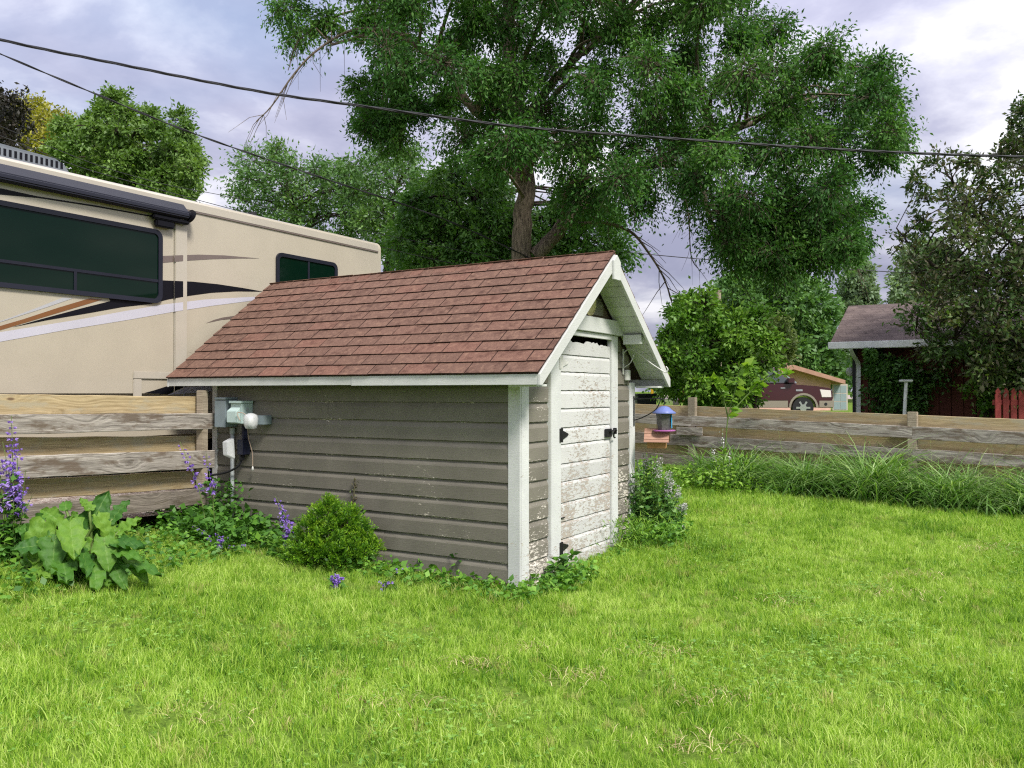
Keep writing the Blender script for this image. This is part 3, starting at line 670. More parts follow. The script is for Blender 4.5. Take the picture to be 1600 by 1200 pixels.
MB().tube([(0, 0, 0.22), (0, 0, 0.31)], 0.003, 6).build('hanger', M['black'], fd)
MB().lathe([(0.118, 0.178), (0.122, 0.186), (0.085, 0.212), (0.05, 0.245), (0.02, 0.254), (0, 0.255)], 24).build('roof', M['feeder_blue'], fd, smooth=True)
MB().lathe([(0.0, 0.012), (0.062, 0.012), (0.083, 0.184), (0, 0.184)], 6).build('seed_hopper', M['seed'], fd)
MB().lathe([(0, -0.008), (0.10, -0.008), (0.118, 0.008), (0.112, 0.011), (0, 0.010)], 24).build('tray', M['feeder_pink'], fd, smooth=True)
MB().prism([(-0.022, 0.03), (0.022, 0.03), (0.028, 0.165), (-0.028, 0.165)], 1, -0.081, -0.071).build('label', M['label_blue'], fd, matrix=Matrix.Rotation(0.35, 4, 'Z'))
for z0, z1 in ((0.145, 0.164), (0.082, 0.104), (0.035, 0.044)):
    MB().box(-0.019, 0.019, -0.0825, -0.0812, z0, z1).build('label_print', M['label_white'], fd, matrix=Matrix.Rotation(0.35, 4, 'Z'))
M['cedar'] = wood_mat('cedar', (0.27, 0.14, 0.095), (0.44, 0.27, 0.20), (0.15, 0.07, 0.04)); M['cedar_body'] = wood_mat('cedar_front', (0.24, 0.12, 0.045), (0.42, 0.25, 0.10), (0.15, 0.07, 0.04))
bhp = sh(2.33, -0.26, 1.05); bh = thing('bird_house', 'small cedar bird house with slatted pinkish roof below the feeder', 'bird house', bhp, -0.25)
MB().prism([(-0.075, -0.02), (0.065, -0.02), (0.065, 0.05), (-0.005, 0.155), (-0.075, 0.05)], 0, -0.095, 0.095).build('body', M['cedar_body'], bh, 0.002)
for sg in (-1, 1):
    for k in range(5):
        a = math.radians(52); u = 0.022 + k * 0.035
        MB().box(-0.125, 0.125, -0.0165, 0.0165, -0.004, 0.005 + 0.003 * (k % 2)).build('roof_slat', M['cedar'], bh, 0.001, matrix=Matrix.Translation((0, -0.005 + sg * u * math.cos(a), 0.182 - u * math.sin(a))) @ Matrix.Rotation(-sg * a, 4, 'X'))
MB().tube([(0, -0.005, 0.18), (0, -0.005, 0.385)], 0.003, 6).build('hanger', M['black'], bh)
# dried vine on the side wall
vine = NB(); pth = curve([sh(-0.02, 1.80, 0.30), sh(-0.015, 1.815, 0.5), sh(-0.02, 1.75, 0.62), sh(-0.015, 1.73, 0.80)], 20)
vine.tube(pth, np.linspace(0.009, 0.004, len(pth)), 6, 0.1)
n = 90; ii = R.integers(3, len(pth), n); P = pth[ii] + R.normal(0, 0.01, (n, 3)); D = R.normal(size=(n, 3)) + np.array([0, 0, 0.8])
vine.add(*leaves(P, D, R.uniform(0.02, 0.045, n), 0.012, R, R.uniform(0, 1, n)))
M['dead_leaf'] = leaf_mat('dried_vine', [(0, (0.10, 0.085, 0.05)), (0.6, (0.16, 0.15, 0.08)), (1, (0.12, 0.17, 0.05))], 0.1)
tag(vine.build('climbing_vine', M['dead_leaf']), 'thin dried vine stem climbing the taupe siding behind the round shrub', 'vine')

# ------------------------------------------------------------------ fences
def board_obj(name, parent, A, B, h0, h1, th, mat, seg=14):
    """board between base points A,B (left to right as seen), heights h at both ends"""
    A = Vector(A); B = Vector(B); L = (B - A).length; ex = (B - A).normalized(); ey = Vector((-ex.y, ex.x, 0)).normalized(); ez = ex.cross(ey)
    m = Matrix.Identity(4)
    for i, e in enumerate((ex, ey, ez)):
        for j in range(3): m[j][i] = e[j]
    m.translation = A
    V = []; ph = random.uniform(0, 6)
    for k in range(seg + 1):
        x = L * k / seg; h = h0 + (h1 - h0) * k / seg; w = 0.004 * math.sin(x * 1.7 + ph) + random.uniform(-0.0025, 0.0025); w2 = random.uniform(-0.003, 0.003); c = 0.004
        V += [(x, c, w), (x, th - c, w), (x, th, w + c), (x, th, h + w2 - c), (x, th - c, h + w2), (x, c, h + w2), (x, 0, h + w2 - c), (x, 0, w + c)]
    n = 8; F = [(k * n + i, k * n + (i + 1) % n, (k + 1) * n + (i + 1) % n, (k + 1) * n + i) for k in range(seg) for i in range(n)] + [tuple(range(n - 1, -1, -1)), tuple(seg * n + i for i in range(n))]
    return MB().add(V, F).build(name, mat, parent, matrix=parent.matrix_world.inverted() @ m if False else Matrix.Translation(-parent.location) @ m)
def fence(name, label, P0, D, rows, ua, ub, splits, posts, yard):
    """rows: (px_a, y_top_a, y_bot_a, px_b, y_top_b, y_bot_b, near?, mats)"""
    t = thing(name, label, 'fence', (P0[0], P0[1], gz(*P0)))
    D3 = Vector((D[0], D[1], 0)); N3 = Vector((-D[1], D[0], 0))
    if N3.dot(Vector((yard[0] - P0[0], yard[1] - P0[1], 0))) < 0: N3 = -N3
    for (near, pa, ta, ba, pb, tb, bb, mats) in rows:
        off = 0.046 if near else -0.046 - 0.036
        O = Vector((P0[0], P0[1], 0)) + N3 * off
        def uz(px, py):
            p = hit(px, py, O, N3); return (p - O).dot(D3), p.z
        (u1, z1t), (_, z1b), (u2, z2t), (_, z2b) = uz(pa, ta), uz(pa, ba), uz(pb, tb), uz(pb, bb)
        zt = lambda u: z1t + (z2t - z1t) * (u - u1) / (u2 - u1)
        zb_ = lambda u: z1b + (z2b - z1b) * (u - u1) / (u2 - u1)
        cuts = [ua] + [c for c in splits if ua < c < ub] + [ub]
        for k in range(len(cuts) - 1):
            a, b_ = cuts[k] + 0.002, cuts[k + 1] - 0.002; dj = random.uniform(-0.006, 0.006)
            A = O + D3 * a; B = O + D3 * b_; A.z = zb_(a) + dj; B.z = zb_(b_) + dj + random.uniform(-0.004, 0.004)
            if (B - A).x < 0: A, B, a, b_ = B, A, b_, a
            q = B - A; ey = Vector((-q.y, q.x, 0))
            if ey.dot(N3) < 0:                       # thickness must grow away from the post
                pass
            else: pass
            sh_ = Vector((0, 0, 0))
            board_obj('board', t, A, B, zt(a) - zb_(a), zt(b_) - zb_(b_), 0.036, mats[k % len(mats)], max(8, int(abs(b_ - a) * 6)))
    for (u, ztop, w) in posts:
        c = Vector((P0[0], P0[1], 0)) + D3 * u; zg = gz(c.x, c.y)
        ang = math.atan2(D[1], D[0])
        MB().box(-0.044, 0.044, -w / 2, w / 2, -0.3, ztop - zg).build('post', M['post_wood'], t, 0.006, matrix=Matrix.Translation(-t.location) @ Matrix.Translation((c.x, c.y, zg)) @ Matrix.Rotation(ang + math.pi / 2, 4, 'Z'))
    return t
T_, G_, GD = M['tan_wood'], M['grey_wood'], M['grey_wood_dark']
DL = math.hypot(0.417, 1)
fence('left_fence', 'left board fence of tan and weathered grey planks meeting the shed corner', FL0, FLD,
      [(0, 0, 615, 648, 315, 619, 645.5, [T_]), (1, 0, 648.3, 678.5, 325, 646, 671.5, [G_]), (0, 0, 683, 716, 315, 680, 705, [T_]),
       (1, 30, 713, 749.5, 325, 704.5, 731.5, [G_]), (0, 0, 751, 783, 315, 734, 760.5, [T_]), (1, 0, 793.7, 828, 330, 762, 787, [GD])],
      0.075, 4.6, [], [(0.20, 1.62, 0.075), (2.55, 1.5, 0.09)], (0, 3))
FRL = math.hypot(1.246, 1)
fence('right_fence', 'long right board fence with alternating tan and weathered grey planks and short posts', FR0, FRD,
      [(0, 1000, 631, 646.5, 1600, 655, 676, [T_, T_]), (1, 1000, 646, 660.5, 1600, 675, 696, [G_, G_]), (0, 1000, 659.5, 677, 1600, 695, 713, [T_, T_]),
       (1, 1000, 675, 692, 1600, 712.6, 732, [G_, G_, GD]), (0, 1000, 691, 706, 1600, 731, 750, [T_]), (1, 1000, 706, 722, 1600, 749, 770, [GD, G_])],
      -3.4, 8.0, [0.0, 3.28], [(0.0, 1.335, 0.12), (3.28, 1.52, 0.125), (-2.9, 1.25, 0.12)], (0, 3))

rfn = bpy.data.objects['right_fence']; N3 = Vector((-FRD[1], FRD[0], 0)); N3 = N3 if N3.dot(Vector((0, 3, 0)) - Vector((FR0[0], FR0[1], 0))) > 0 else -N3
O3 = Vector((FR0[0], FR0[1], 0)) + N3 * 0.09; pa_, pb_ = hit(1057, 679.5, O3, N3), hit(1097, 680.5, O3, N3); pt_ = hit(1057, 667, O3, N3)
tag(board_obj('board', rfn, pa_, pb_, pt_.z - pa_.z, pt_.z - pa_.z, 0.02, M['grey_wood'], 4), 'short pale patch board')
# ------------------------------------------------------------------ motorhome behind the left fence
RVO = SH + E1 * 4.30
rv = thing('motorhome', 'large beige motorhome with black and white swooshes parked behind the left fence', 'motorhome', (RVO.x, RVO.y, gz(RVO.x, RVO.y)), TH)
RVZ = rv.location.z
def rvp(px, py, off=0.0):
    O = RVO + E1 * off; p = hit(px, py, O, E1); return (p - RVO).dot(E2), p.z - RVZ
def gloss(name, col, rough=0.25, coat=0.3, metal=0.0):
    m, t = new_mat(name); n = noise(t, pos(t), 3, 4); a = tuple(c * 0.96 for c in col); b = tuple(min(1, c * 1.04) for c in col)
    return finish(m, t, ramp(t, n.outputs[0], [(0.3, a), (0.7, b)]), rough, None, spec=0.5, metal=metal, **{'Coat Weight': coat, 'Coat Roughness': 0.1})
M['rv_tan'] = gloss('beige_gelcoat', (0.385, 0.345, 0.272)); M['rv_trim'] = gloss('pale_trim', (0.39, 0.355, 0.295)); M['rv_dark'] = plain('black_vinyl', (0.005, 0.005, 0.008), 0.45, 0.1, 4, 0, 0.15)
M['rv_white'] = gloss('white_vinyl', (0.45, 0.44, 0.50)); M['rv_grey'] = gloss('taupe_vinyl', (0.13, 0.10, 0.088)); M['rv_copper'] = gloss('copper_vinyl', (0.17, 0.07, 0.022)); M['rv_silver'] = gloss('silver_vinyl', (0.36, 0.36, 0.38))
M['rv_roof'] = plain('roof_membrane', (0.62, 0.58, 0.50), 0.6); M['awning'] = plain('navy_awning_metal', (0.012, 0.013, 0.022), 0.4, 0.1, 4, 0, 0.25); M['ac'] = plain('grey_plastic_shroud', (0.13, 0.145, 0.165), 0.5)
m, t = new_mat('dark_green_glass'); M['rv_glass'] = finish(m, t, (0.0015, 0.010, 0.0055), 0.05, spec=0.22)
T_REAR = rvp(600, 420)[0]; Z_TOP = rvp(560, 371)[1]; T_FR = T_REAR - 10.6
sec = [(0.0, 0.70)] + [(0.10 - 0.10 * math.cos(a), Z_TOP - 0.10 + 0.10 * math.sin(a)) for a in np.linspace(0, math.pi / 2, 6)] + [(2.40 + 0.10 * math.sin(a), Z_TOP - 0.10 + 0.10 * math.cos(a)) for a in np.linspace(0, math.pi / 2, 6)] + [(2.5, 0.70)]
MB().prism(sec, 0, T_FR, T_REAR).build('body', M['rv_tan'], rv, 0.07, smooth=False)
MB().prism([(0.15, Z_TOP + 0.001), (0.2, Z_TOP + 0.03), (2.3, Z_TOP + 0.03), (2.35, Z_TOP + 0.001)], 0, T_FR + 0.2, T_REAR - 0.15).build('roof', M['rv_roof'], rv)
MB().box(T_FR + 0.2, T_REAR - 0.14, -0.012, -0.001, Z_TOP - 0.135, Z_TOP - 0.05).build('roof_rail', M['rv_trim'], rv, 0.004)
MB().box(T_FR + 0.2, T_REAR - 0.14, -0.014, -0.001, Z_TOP - 0.152, Z_TOP - 0.136).build('rail_seal', M['rv_grey'], rv)
for xx in (T_REAR - 2.4, T_FR + 1.6):
    w_ = MB().tube([(xx, 0.06, 0.44), (xx, 0.34, 0.44)], 0.44, 28).build('tyre', M['rubber'], rv); MB().tube([(xx, 0.045, 0.44), (xx, 0.0595, 0.44)], 0.26, 20).build('wheel_rim', M['rv_silver'], w_)
MB().box(T_FR + 0.3, T_REAR - 0.3, 0.25, 2.25, 0.5, 0.699).build('chassis', M['rv_dark'], rv)
# slide-out room
SO, FO = -0.045, -0.062
TS = rvp(272, 470, SO)[0]; TF = rvp(287, 470, 0)[0]; zs0 = rvp(200, 616, SO)[1]; zs1 = rvp(150, 301, SO)[1]
so = MB().box(TS - 6.2, TS, SO, 0.03, zs0, zs1).build('slide_out', M['rv_tan'], rv, 0.01)
zt1 = rvp(280, 352)[1]; zt0 = rvp(280, 581, FO)[1]
MB().box(TS + 0.001, TF, FO, -0.001, zt0 - 0.02, zt1).build('slide_flange', M['rv_trim'], so, 0.008)
tA = rvp(209, 590, FO)[0]; tB = rvp(222, 600, FO)[0]; zA = rvp(215, 580, FO)[1]; zB = rvp(215, 592, FO)[1]
MB().box(tA, TS, FO, SO - 0.001, zB, zA).box(tA, tB, FO, SO - 0.001, zs0 - 0.1, zB - 0.001).build('slide_flange', M['rv_trim'], so, 0.006)
MB().box(TF + 0.001, TF + 0.012, -0.006, -0.001, 1.0, zt1).build('seam_trim', M['rv_white'], rv)
# painted swooshes, cut where they cross the slide-out
def clip(poly, lo, hi):
    for sgn, lim in ((1, lo), (-1, hi)):
        out = []
        for i in range(len(poly)):
            a, b = poly[i - 1], poly[i]; ia, ib = sgn * (a[0] - lim) >= 0, sgn * (b[0] - lim) >= 0
            if ia != ib:
                u = (lim - a[0]) / (b[0] - a[0]); out.append((lim, a[1] + u * (b[1] - a[1])))
            if ib: out.append(b)
        poly = out
        if not poly: return []
    return poly
def swoosh(poly, mat, lay=0):
    for lo, hi, off, par in ((-900, 271.5, SO, so), (272.5, 286, FO, so), (288, 900, 0.0, rv)):
        q = clip(poly, lo, hi)
        if len(q) < 3: continue
        d = off - 0.0015 - 0.0015 * lay
        MB().prism([rvp(px, py, off) for px, py in q], 1, d - 0.001, d).build('painted_swoosh', mat, par)
swoosh([(-200, 262), (0, 294), (32, 301), (60, 307), (150, 321), (245, 338.5), (245, 340.5), (150, 323.5), (60, 309.5), (0, 304), (-200, 300)], M['rv_dark'])
swoosh([(240, 400.5), (275, 399), (310, 397.8), (350, 399), (405, 403.7), (370, 403.9), (330, 405), (290, 407.5), (240, 412)], M['rv_grey'])
swoosh([(160, 440), (252, 438), (300, 440), (340, 444), (380, 450), (411, 455.7), (370, 455.3), (330, 457.5), (290, 463), (262, 468), (235, 475), (190, 480), (140, 489), (75, 500), (20, 511), (70, 497), (130, 481), (172, 470.5)], M['rv_dark'])
swoosh([(-150, 545), (0, 519), (125, 499), (190, 487), (250, 476.5), (320, 468), (400, 463.5), (430, 463), (430, 465.5), (400, 469), (330, 478), (272, 487), (205, 499), (100, 516), (0, 534), (-150, 563)], M['rv_white'])
swoosh([(-40, 521), (37, 498.5), (90, 481), (140, 466), (160, 468), (110, 483), (60, 498), (0, 516), (-40, 530)], M['rv_copper'])
swoosh([(-60, 518), (10, 498.5), (60, 480), (98, 465), (114, 466), (70, 481), (20, 497), (-60, 522)], M['rv_silver'])
swoosh([(321.7, 505), (335, 499.5), (348, 496), (380, 491.5), (420, 488), (420, 492), (380, 496.3), (345, 500)], M['rv_grey'])
swoosh([(225, 614), (240, 610), (265, 602), (275, 599), (290, 604), (262, 616)], M['rv_dark'], 1)
swoosh([(262, 617), (290, 605), (330, 602), (330, 612)], M['rv_white'], 1)
# windows
def rrect(x0, x1, z0, z1, r, n=6):
    c = []
    for cx, cz, a0 in ((x1 - r, z1 - r, 0), (x0 + r, z1 - r, 1), (x0 + r, z0 + r, 2), (x1 - r, z0 + r, 3)):
        c += [(cx + r * math.cos((a0 + k / n) * math.pi / 2), cz + r * math.sin((a0 + k / n) * math.pi / 2)) for k in range(n + 1)]
    return c
def rv_window(x0, x1, z0, z1, off, par, hbar=None, vbars=(), fw_=0.045):
    o_, i_ = rrect(x0, x1, z0, z1, 0.085), rrect(x0 + fw_, x1 - fw_, z0 + fw_, z1 - fw_, 0.055); n = len(o_); v = []; f = []
    for y in (off - 0.028, off): v += [(x, y, z) for x, z in o_] + [(x, y + (0.004 if y < off else 0), z) for x, z in i_]
    for i in range(n):
        j = (i + 1) % n
        f += [(i, j, n + j, n + i), (2 * n + i, 3 * n + i, 3 * n + j, 2 * n + j), (i, 2 * n + i, 2 * n + j, j), (n + i, n + j, 3 * n + j, 3 * n + i)]
    w = MB().add(v, f).build('window', M['awning'], par)
    MB().prism(rrect(x0 + fw_ * 0.8, x1 - fw_ * 0.8, z0 + fw_ * 0.8, z1 - fw_ * 0.8, 0.055), 1, off - 0.010, off - 0.004).build('pane', M['rv_glass'], w) if par is rv else MB().prism(rrect(x0 + fw_ * 0.8, x1 - fw_ * 0.8, z0 + fw_ * 0.8, z1 - fw_ * 0.8, 0.055), 1, off - 0.010, off - 0.004).build('pane', M['rv_glass'], par)
    mb_ = MB()
    if hbar is not None: mb_.box(x0 + fw_, x1 - fw_, off - 0.02, off - 0.0105, hbar - 0.014, hbar + 0.014)
    for (x, a, b_) in vbars: mb_.box(x - 0.014, x + 0.014, off - 0.0195, off - 0.0105, a, b_)
    mb_.build('window_bar', M['awning'], w if par is rv else par)
xr, zt_ = rvp(252, 366, SO); zb2 = rvp(248, 474.5, SO)[1]; zt_ = rvp(225, 355.5, SO)[1]; hb = rvp(240, 438.5, SO)[1]; vx = rvp(116, 445, SO)[0]
rv_window(xr - 2.05, xr, zb2, zt_, SO, so, hb, [(vx, zb2 + 0.045, hb - 0.0145)])
xl_, _ = rvp(430.5, 425); xr_, _ = rvp(525.5, 425); zt_ = rvp(480, 403)[1]
rv_window(xl_, xr_, zt_ - 0.62, zt_, 0.0, rv, None, [(rvp(481, 430)[0], zt_ - 0.57, zt_ - 0.046)])
# slide topper awning with roller and bracket
za0 = rvp(150, 311, -0.10)[1]; ta1 = rvp(292, 330, -0.10)[0]
MB().prism([(-0.002, za0 + 0.14), (-0.05, za0 + 0.155), (-0.15, za0 + 0.05), (-0.155, za0 + 0.0), (-0.11, za0 - 0.03), (-0.002, za0 + 0.02)], 0, ta1 - 6.6, ta1).build('awning', M['awning'], rv, 0.01)
MB().tube([(ta1 + 0.001, -0.10, za0 + 0.03), (ta1 + 0.03, -0.10, za0 + 0.03)], 0.045, 14).tube([(ta1 + 0.03, -0.10, za0 + 0.03), (ta1 + 0.055, -0.10, za0 + 0.02)], 0.075, 18).build('awning_roller_cap', M['rv_dark'], rv, smooth=False)
MB().box(ta1 - 0.42, ta1 + 0.02, -0.13, -0.063, za0 - 0.075, za0 - 0.031).box(ta1 - 0.38, ta1 - 0.16, -0.12, -0.063, za0 - 0.15, za0 - 0.076).build('awning_bracket', M['rv_dark'], rv, 0.012)
# roof air conditioner with louvres, vent pipe
O_ac = 0.75; ax1 = rvp(115, 262, O_ac)[0]; az1 = rvp(60, 240, O_ac)[1]; az0 = Z_TOP + 0.031
ac = MB().prism([(ax1 - 1.35, az0), (ax1, az0), (ax1 - 0.05, az1 - 0.06), (ax1 - 0.18, az1), (ax1 - 0.8, az1 + 0.02), (ax1 - 1.3, az1 - 0.08)], 1, O_ac, O_ac + 0.75).build('air_conditioner', M['ac'], rv, 0.03)
for rowz, h in ((0.62, 0.26), (0.22, 0.28)):
    for k in range(13):
        x = ax1 - 0.13 - k * 0.052; z = az0 + (az1 - az0) * rowz
        MB().box(x - 0.013, x + 0.013, O_ac - 0.003, O_ac - 0.001, z, z + (az1 - az0) * h).build('louvre', M['rv_dark'], ac)
vp_ = rvp(395, 335, 0.5); MB().tube([(vp_[0], 0.5, Z_TOP + 0.031), (vp_[0], 0.5, Z_TOP + 0.14)], 0.05, 12).build('vent_pipe', M['rubber'], rv)
lp_ = rvp(297, 557, 0.0); MB().lathe([(0, -0.02), (0.04, -0.015), (0.045, 0.0)], 14).build('side_marker', M['rubber'], rv, matrix=Matrix.Translation((lp_[0], -0.001, lp_[1])) @ Matrix.Rotation(-math.pi / 2, 4, 'X') @ Matrix.Scale(-1, 4, (0, 0, 1)))
sheet('gravel_driveway', np.linspace(-14, -2.9, 23), np.linspace(5, 14, 19), M['gravel'], 0.0)
gd = bpy.data.objects['gravel_driveway']      # lie behind the left fence line only
bm = bmesh.new(); bm.from_mesh(gd.data)
bmesh.ops.bisect_plane(bm, geom=bm.verts[:] + bm.edges[:] + bm.faces[:], plane_co=(FL0[0], FL0[1], 0), plane_no=(-FLD[1], FLD[0], 0) if side_left_fence(FL0[0] - FLD[1], FL0[1] + FLD[0]) > 0 else (FLD[1], -FLD[0], 0), clear_outer=True)
for v in bm.verts: v.co.z += 0.15
bm.to_mesh(gd.data); bm.free()

# ------------------------------------------------------------------ beyond the right fence
sheet('road', np.linspace(-80, 120, 41), np.linspace(56, 66, 6), M['road'], 0.02)
# neighbour's garage with hip roof
M['mauve'] = None
def mauve_mat():
    m, t = new_mat('mauve_asphalt_shingles'); P = pos(t)
    bt = nd(t, 'ShaderNodeTexBrick', {'Vector': mapv(t, P, (1, 1, 1)), 'Color1': (0.20, 0.155, 0.145, 1), 'Color2': (0.115, 0.088, 0.090, 1), 'Mortar': (0.06, 0.05, 0.05, 1), 'Scale': 1.0, 'Mortar Size': 0.006, 'Brick Width': 0.30, 'Row Height': 0.13})
    s_ = nd(t, 'ShaderNodeSeparateXYZ', {0: P}); v = nd(t, 'ShaderNodeCombineXYZ', {0: s_.outputs[0], 1: math_(t, 'MULTIPLY', s_.outputs[2], 2.3), 2: 0.0}); t.links.new(v.outputs[0], bt.inputs['Vector'])
    return finish(m, t, mixc(t, 0.4, bt.outputs[0], ramp(t, noise(t, P, 5, 5).outputs[0], [(0.3, (0.08, 0.06, 0.06)), (0.7, (0.24, 0.19, 0.18))]).outputs[0]), 0.9, bt.outputs[0], 0.4, 0.01, 0.15)
M['mauve'] = mauve_mat(); M['gutter'] = plain('white_gutter', (0.72, 0.73, 0.74), 0.4)
GY = 16.0; gc_ = at(1297, 536, GY); GA = -(math.pi / 2 - TH)
ga = thing('neighbour_garage', 'dark red board garage with mauve shingle roof and white gutter', 'garage', (gc_.x, gc_.y, gz(gc_.x, gc_.y)), GA)
gzb = ga.location.z; ze = gc_.z - gzb; Lg, Dg, ov = 6.2, 4.6, 0.42
M['red_board'] = wood_mat('oxblood_boards', (0.065, 0.020, 0.016), (0.135, 0.042, 0.034), (0.04, 0.01, 0.01))
gw = MB().box(ov, Lg, ov + 0.03, Dg, -0.5, ze - 0.05).build('wall', M['red_board'], ga)
for k in range(29):
    MB().box(ov + k * 0.2, ov + k * 0.2 + 0.185, ov, ov + 0.029, -0.5, ze - 0.06 - random.uniform(0, 0.01)).build('wall_board', M['red_board'], gw)
run = 2.3; rp_ = hit(1326, 478, ga.location + Vector((0, 0, 0)) + Vector((0.857, -0.516, 0)) * 0.0, Vector((math.cos(GA), math.sin(GA), 0))); rise = rp_.z - gzb - ze; run = (Vector((rp_.x, rp_.y, 0)) - Vector((gc_.x, gc_.y, 0))).length
MB().prism([(0.0, ze), (0.0, ze - 0.05), (run, ze + rise - 0.06), (2 * run, ze - 0.05), (2 * run, ze), (run, ze + rise)], 0, 0.0, Lg + ov).build('roof', M['mauve'], ga)
MB().prism([(ov, ze - 0.05), (2 * run - ov, ze - 0.05), (run, ze + rise - 0.12)], 0, ov + 0.001, ov + 0.03).build('gable', M['red_board'], ga)
MB().box(-0.02, Lg + ov, -0.11, -0.002, ze - 0.12, ze + 0.012).build('gutter', M['gutter'], ga, 0.01)
MB().tube(curve([(ov - 0.05, -0.05, ze - 0.12), (ov - 0.03, 0.1, ze - 0.22), (ov + 0.02, ov - 0.06, ze - 0.40), (ov + 0.02, ov - 0.06, ze - 0.8), (ov + 0.02, ov - 0.06, -0.1)], 24), 0.05, 4).build('downspout', M['gutter'], ga)
MB().box(ov - 0.09, ov - 0.001, ov - 0.02, ov + 0.06, -0.5, ze - 0.055).build('corner_trim', M['rubber'], ga)
MB().lathe([(0, -0.09), (0.06, -0.07), (0.085, 0), (0.06, 0.07), (0, 0.09)], 14, (ov - 0.18, ov + 0.3, at(1322, 580, GY).z - gzb)).build('globe_lamp', M['gutter'], ga, smooth=True)
# tan house
HY = 39.0; hxa = at(1150, 600, HY).x; hxb = at(1330, 600, HY).x; th_ = thing('tan_house', 'distant low tan house with brown gable roof behind the truck', 'house', (hxa, HY, gz(hxa, HY)))
hz = th_.location.z; ap = at(1240, 570, HY - 0.6); er = at(1321, 594, HY - 0.6); wl = hxb - hxa
M['stucco'] = plain('tan_stucco', (0.60, 0.36, 0.30), 0.9); M['brown_roof'] = plain('brown_roof', (0.36, 0.21, 0.15), 0.9, 0.15, 3); M['siding_tan'] = plain('tan_band', (0.48, 0.29, 0.24), 0.9)
axx, azz = ap.x - hxa, ap.z - hz; exx, ezz = er.x - hxa, er.z - hz; lx = 2 * axx - exx
MB().prism([(lx + 0.5, -0.5), (exx - 0.45, -0.5), (exx - 0.45, ezz + 0.05), (axx, azz - 0.15), (lx + 0.5, ezz + 0.05)], 1, 0, 9).build('wall', M['stucco'], th_)
MB().box(lx + 0.6, exx - 0.55, -0.03, -0.001, ezz - 0.75, ezz - 0.35).build('wall_band', M['siding_tan'], th_)
hr_ = MB().prism([(lx, ezz), (lx, ezz - 0.18), (axx, azz - 0.2), (exx, ezz - 0.18), (exx, ezz), (axx, azz)], 1, -0.6, 9.5).build('roof', M['brown_roof'], th_)
MB().box(axx - 0.3, axx + 0.4, 1.5, 2.2, azz - 0.3, azz + 0.9).build('chimney', M['siding_tan'], hr_)
wn = at(1312, 622, HY); M['pale_glass'] = finish(*new_mat('pale_window'), (0.22, 0.28, 0.29), 0.15)
M['frame_tan'] = plain('tan_frame', (0.40, 0.36, 0.31)); ww = MB().box(wn.x - hxa - 0.35, wn.x - hxa + 0.35, -0.05, -0.001, wn.z - hz - 0.6, wn.z - hz + 0.65).build('window', M['frame_tan'], th_)
for ix in range(2):
    for iz in range(3): MB().box(wn.x - hxa - 0.29 + ix * 0.3, wn.x - hxa - 0.01 + ix * 0.3, -0.06, -0.0505, wn.z - hz - 0.52 + iz * 0.38, wn.z - hz - 0.18 + iz * 0.38).build('pane', M['pale_glass'], ww)
# pickup truck, side on
TY = 32.0; tx = at(1058, 600, TY).x; tr = thing('pickup_truck', 'maroon pickup truck with tan lower trim parked beyond the bush', 'truck', (tx, TY, gz(tx + 3, TY)))
M['maroon'] = gloss('maroon_paint', (0.038, 0.004, 0.008), 0.2, 0.6); M['truck_tan'] = gloss('tan_two_tone', (0.22, 0.19, 0.155), 0.3); M['chrome'] = plain('chrome', (0.6, 0.6, 0.62), 0.15, 0.05, 5, 0.9)
M['car_glass'] = finish(*new_mat('car_glass'), (0.03, 0.04, 0.045), 0.05, spec=0.6); M['head'] = finish(*new_mat('headlamp'), (0.62, 0.58, 0.55), 0.1, spec=0.6); M['tail'] = finish(*new_mat('tail_lamp'), (0.5, 0.02, 0.02), 0.15)
def arch(cx, r, z): return [(cx + r * math.cos(a), 0.40 + r * math.sin(a)) for a in np.linspace(math.pi, 0, 11)]
def arch_profile(top): return [(0.06, 0.62)] + [(0.78, 0.50)] + arch(1.25, 0.47, 0) + [(1.74, 0.42), (4.28, 0.42)] + arch(4.78, 0.47, 0) + [(5.28, 0.50), (5.80, 0.52)] + top
prof = arch_profile([(5.90, 0.75), (5.88, 1.02), (5.78, 1.14), (5.3, 1.22), (4.55, 1.28), (4.45, 1.30), (2.20, 1.32), (2.15, 1.36), (0.05, 1.36), (0.0, 1.0)])
MB().prism([(x, z) for x, z in prof][::-1], 1, 0.0, 1.98).build('body', M['maroon'], tr, 0.05)
cab = MB().add([(2.2, 0.06, 1.30), (4.62, 0.06, 1.28), (4.62, 1.92, 1.28), (2.2, 1.92, 1.30), (2.42, 0.24, 1.92), (3.75, 0.24, 1.93), (3.75, 1.74, 1.93), (2.42, 1.74, 1.92)], [(0, 3, 2, 1), (4, 5, 6, 7), (0, 1, 5, 4), (1, 2, 6, 5), (2, 3, 7, 6), (3, 0, 4, 7)]).build('cab', M['maroon'], tr, 0.05)
def cabp(x, u): return (x, 0.06 + 0.18 * u - 0.006, 1.29 + 0.63 * u)
for pts_ in ([cabp(2.55, .1), cabp(3.28, .1), cabp(3.28, .85), cabp(2.62, .85)], [cabp(3.36, .1), cabp(4.35, .1), cabp(3.78, .85), cabp(3.36, .85)]):
    MB().add(pts_ + [(x, y + 0.02, z) for x, y, z in pts_], [(0, 1, 2, 3), (7, 6, 5, 4), (0, 4, 5, 1), (1, 5, 6, 2), (2, 6, 7, 3), (3, 7, 4, 0)]).build('side_window', M['car_glass'], cab)
q = [(4.575, 0.22, 1.335), (4.575, 1.76, 1.335), (3.80, 1.64, 1.91), (3.80, 0.34, 1.91)]
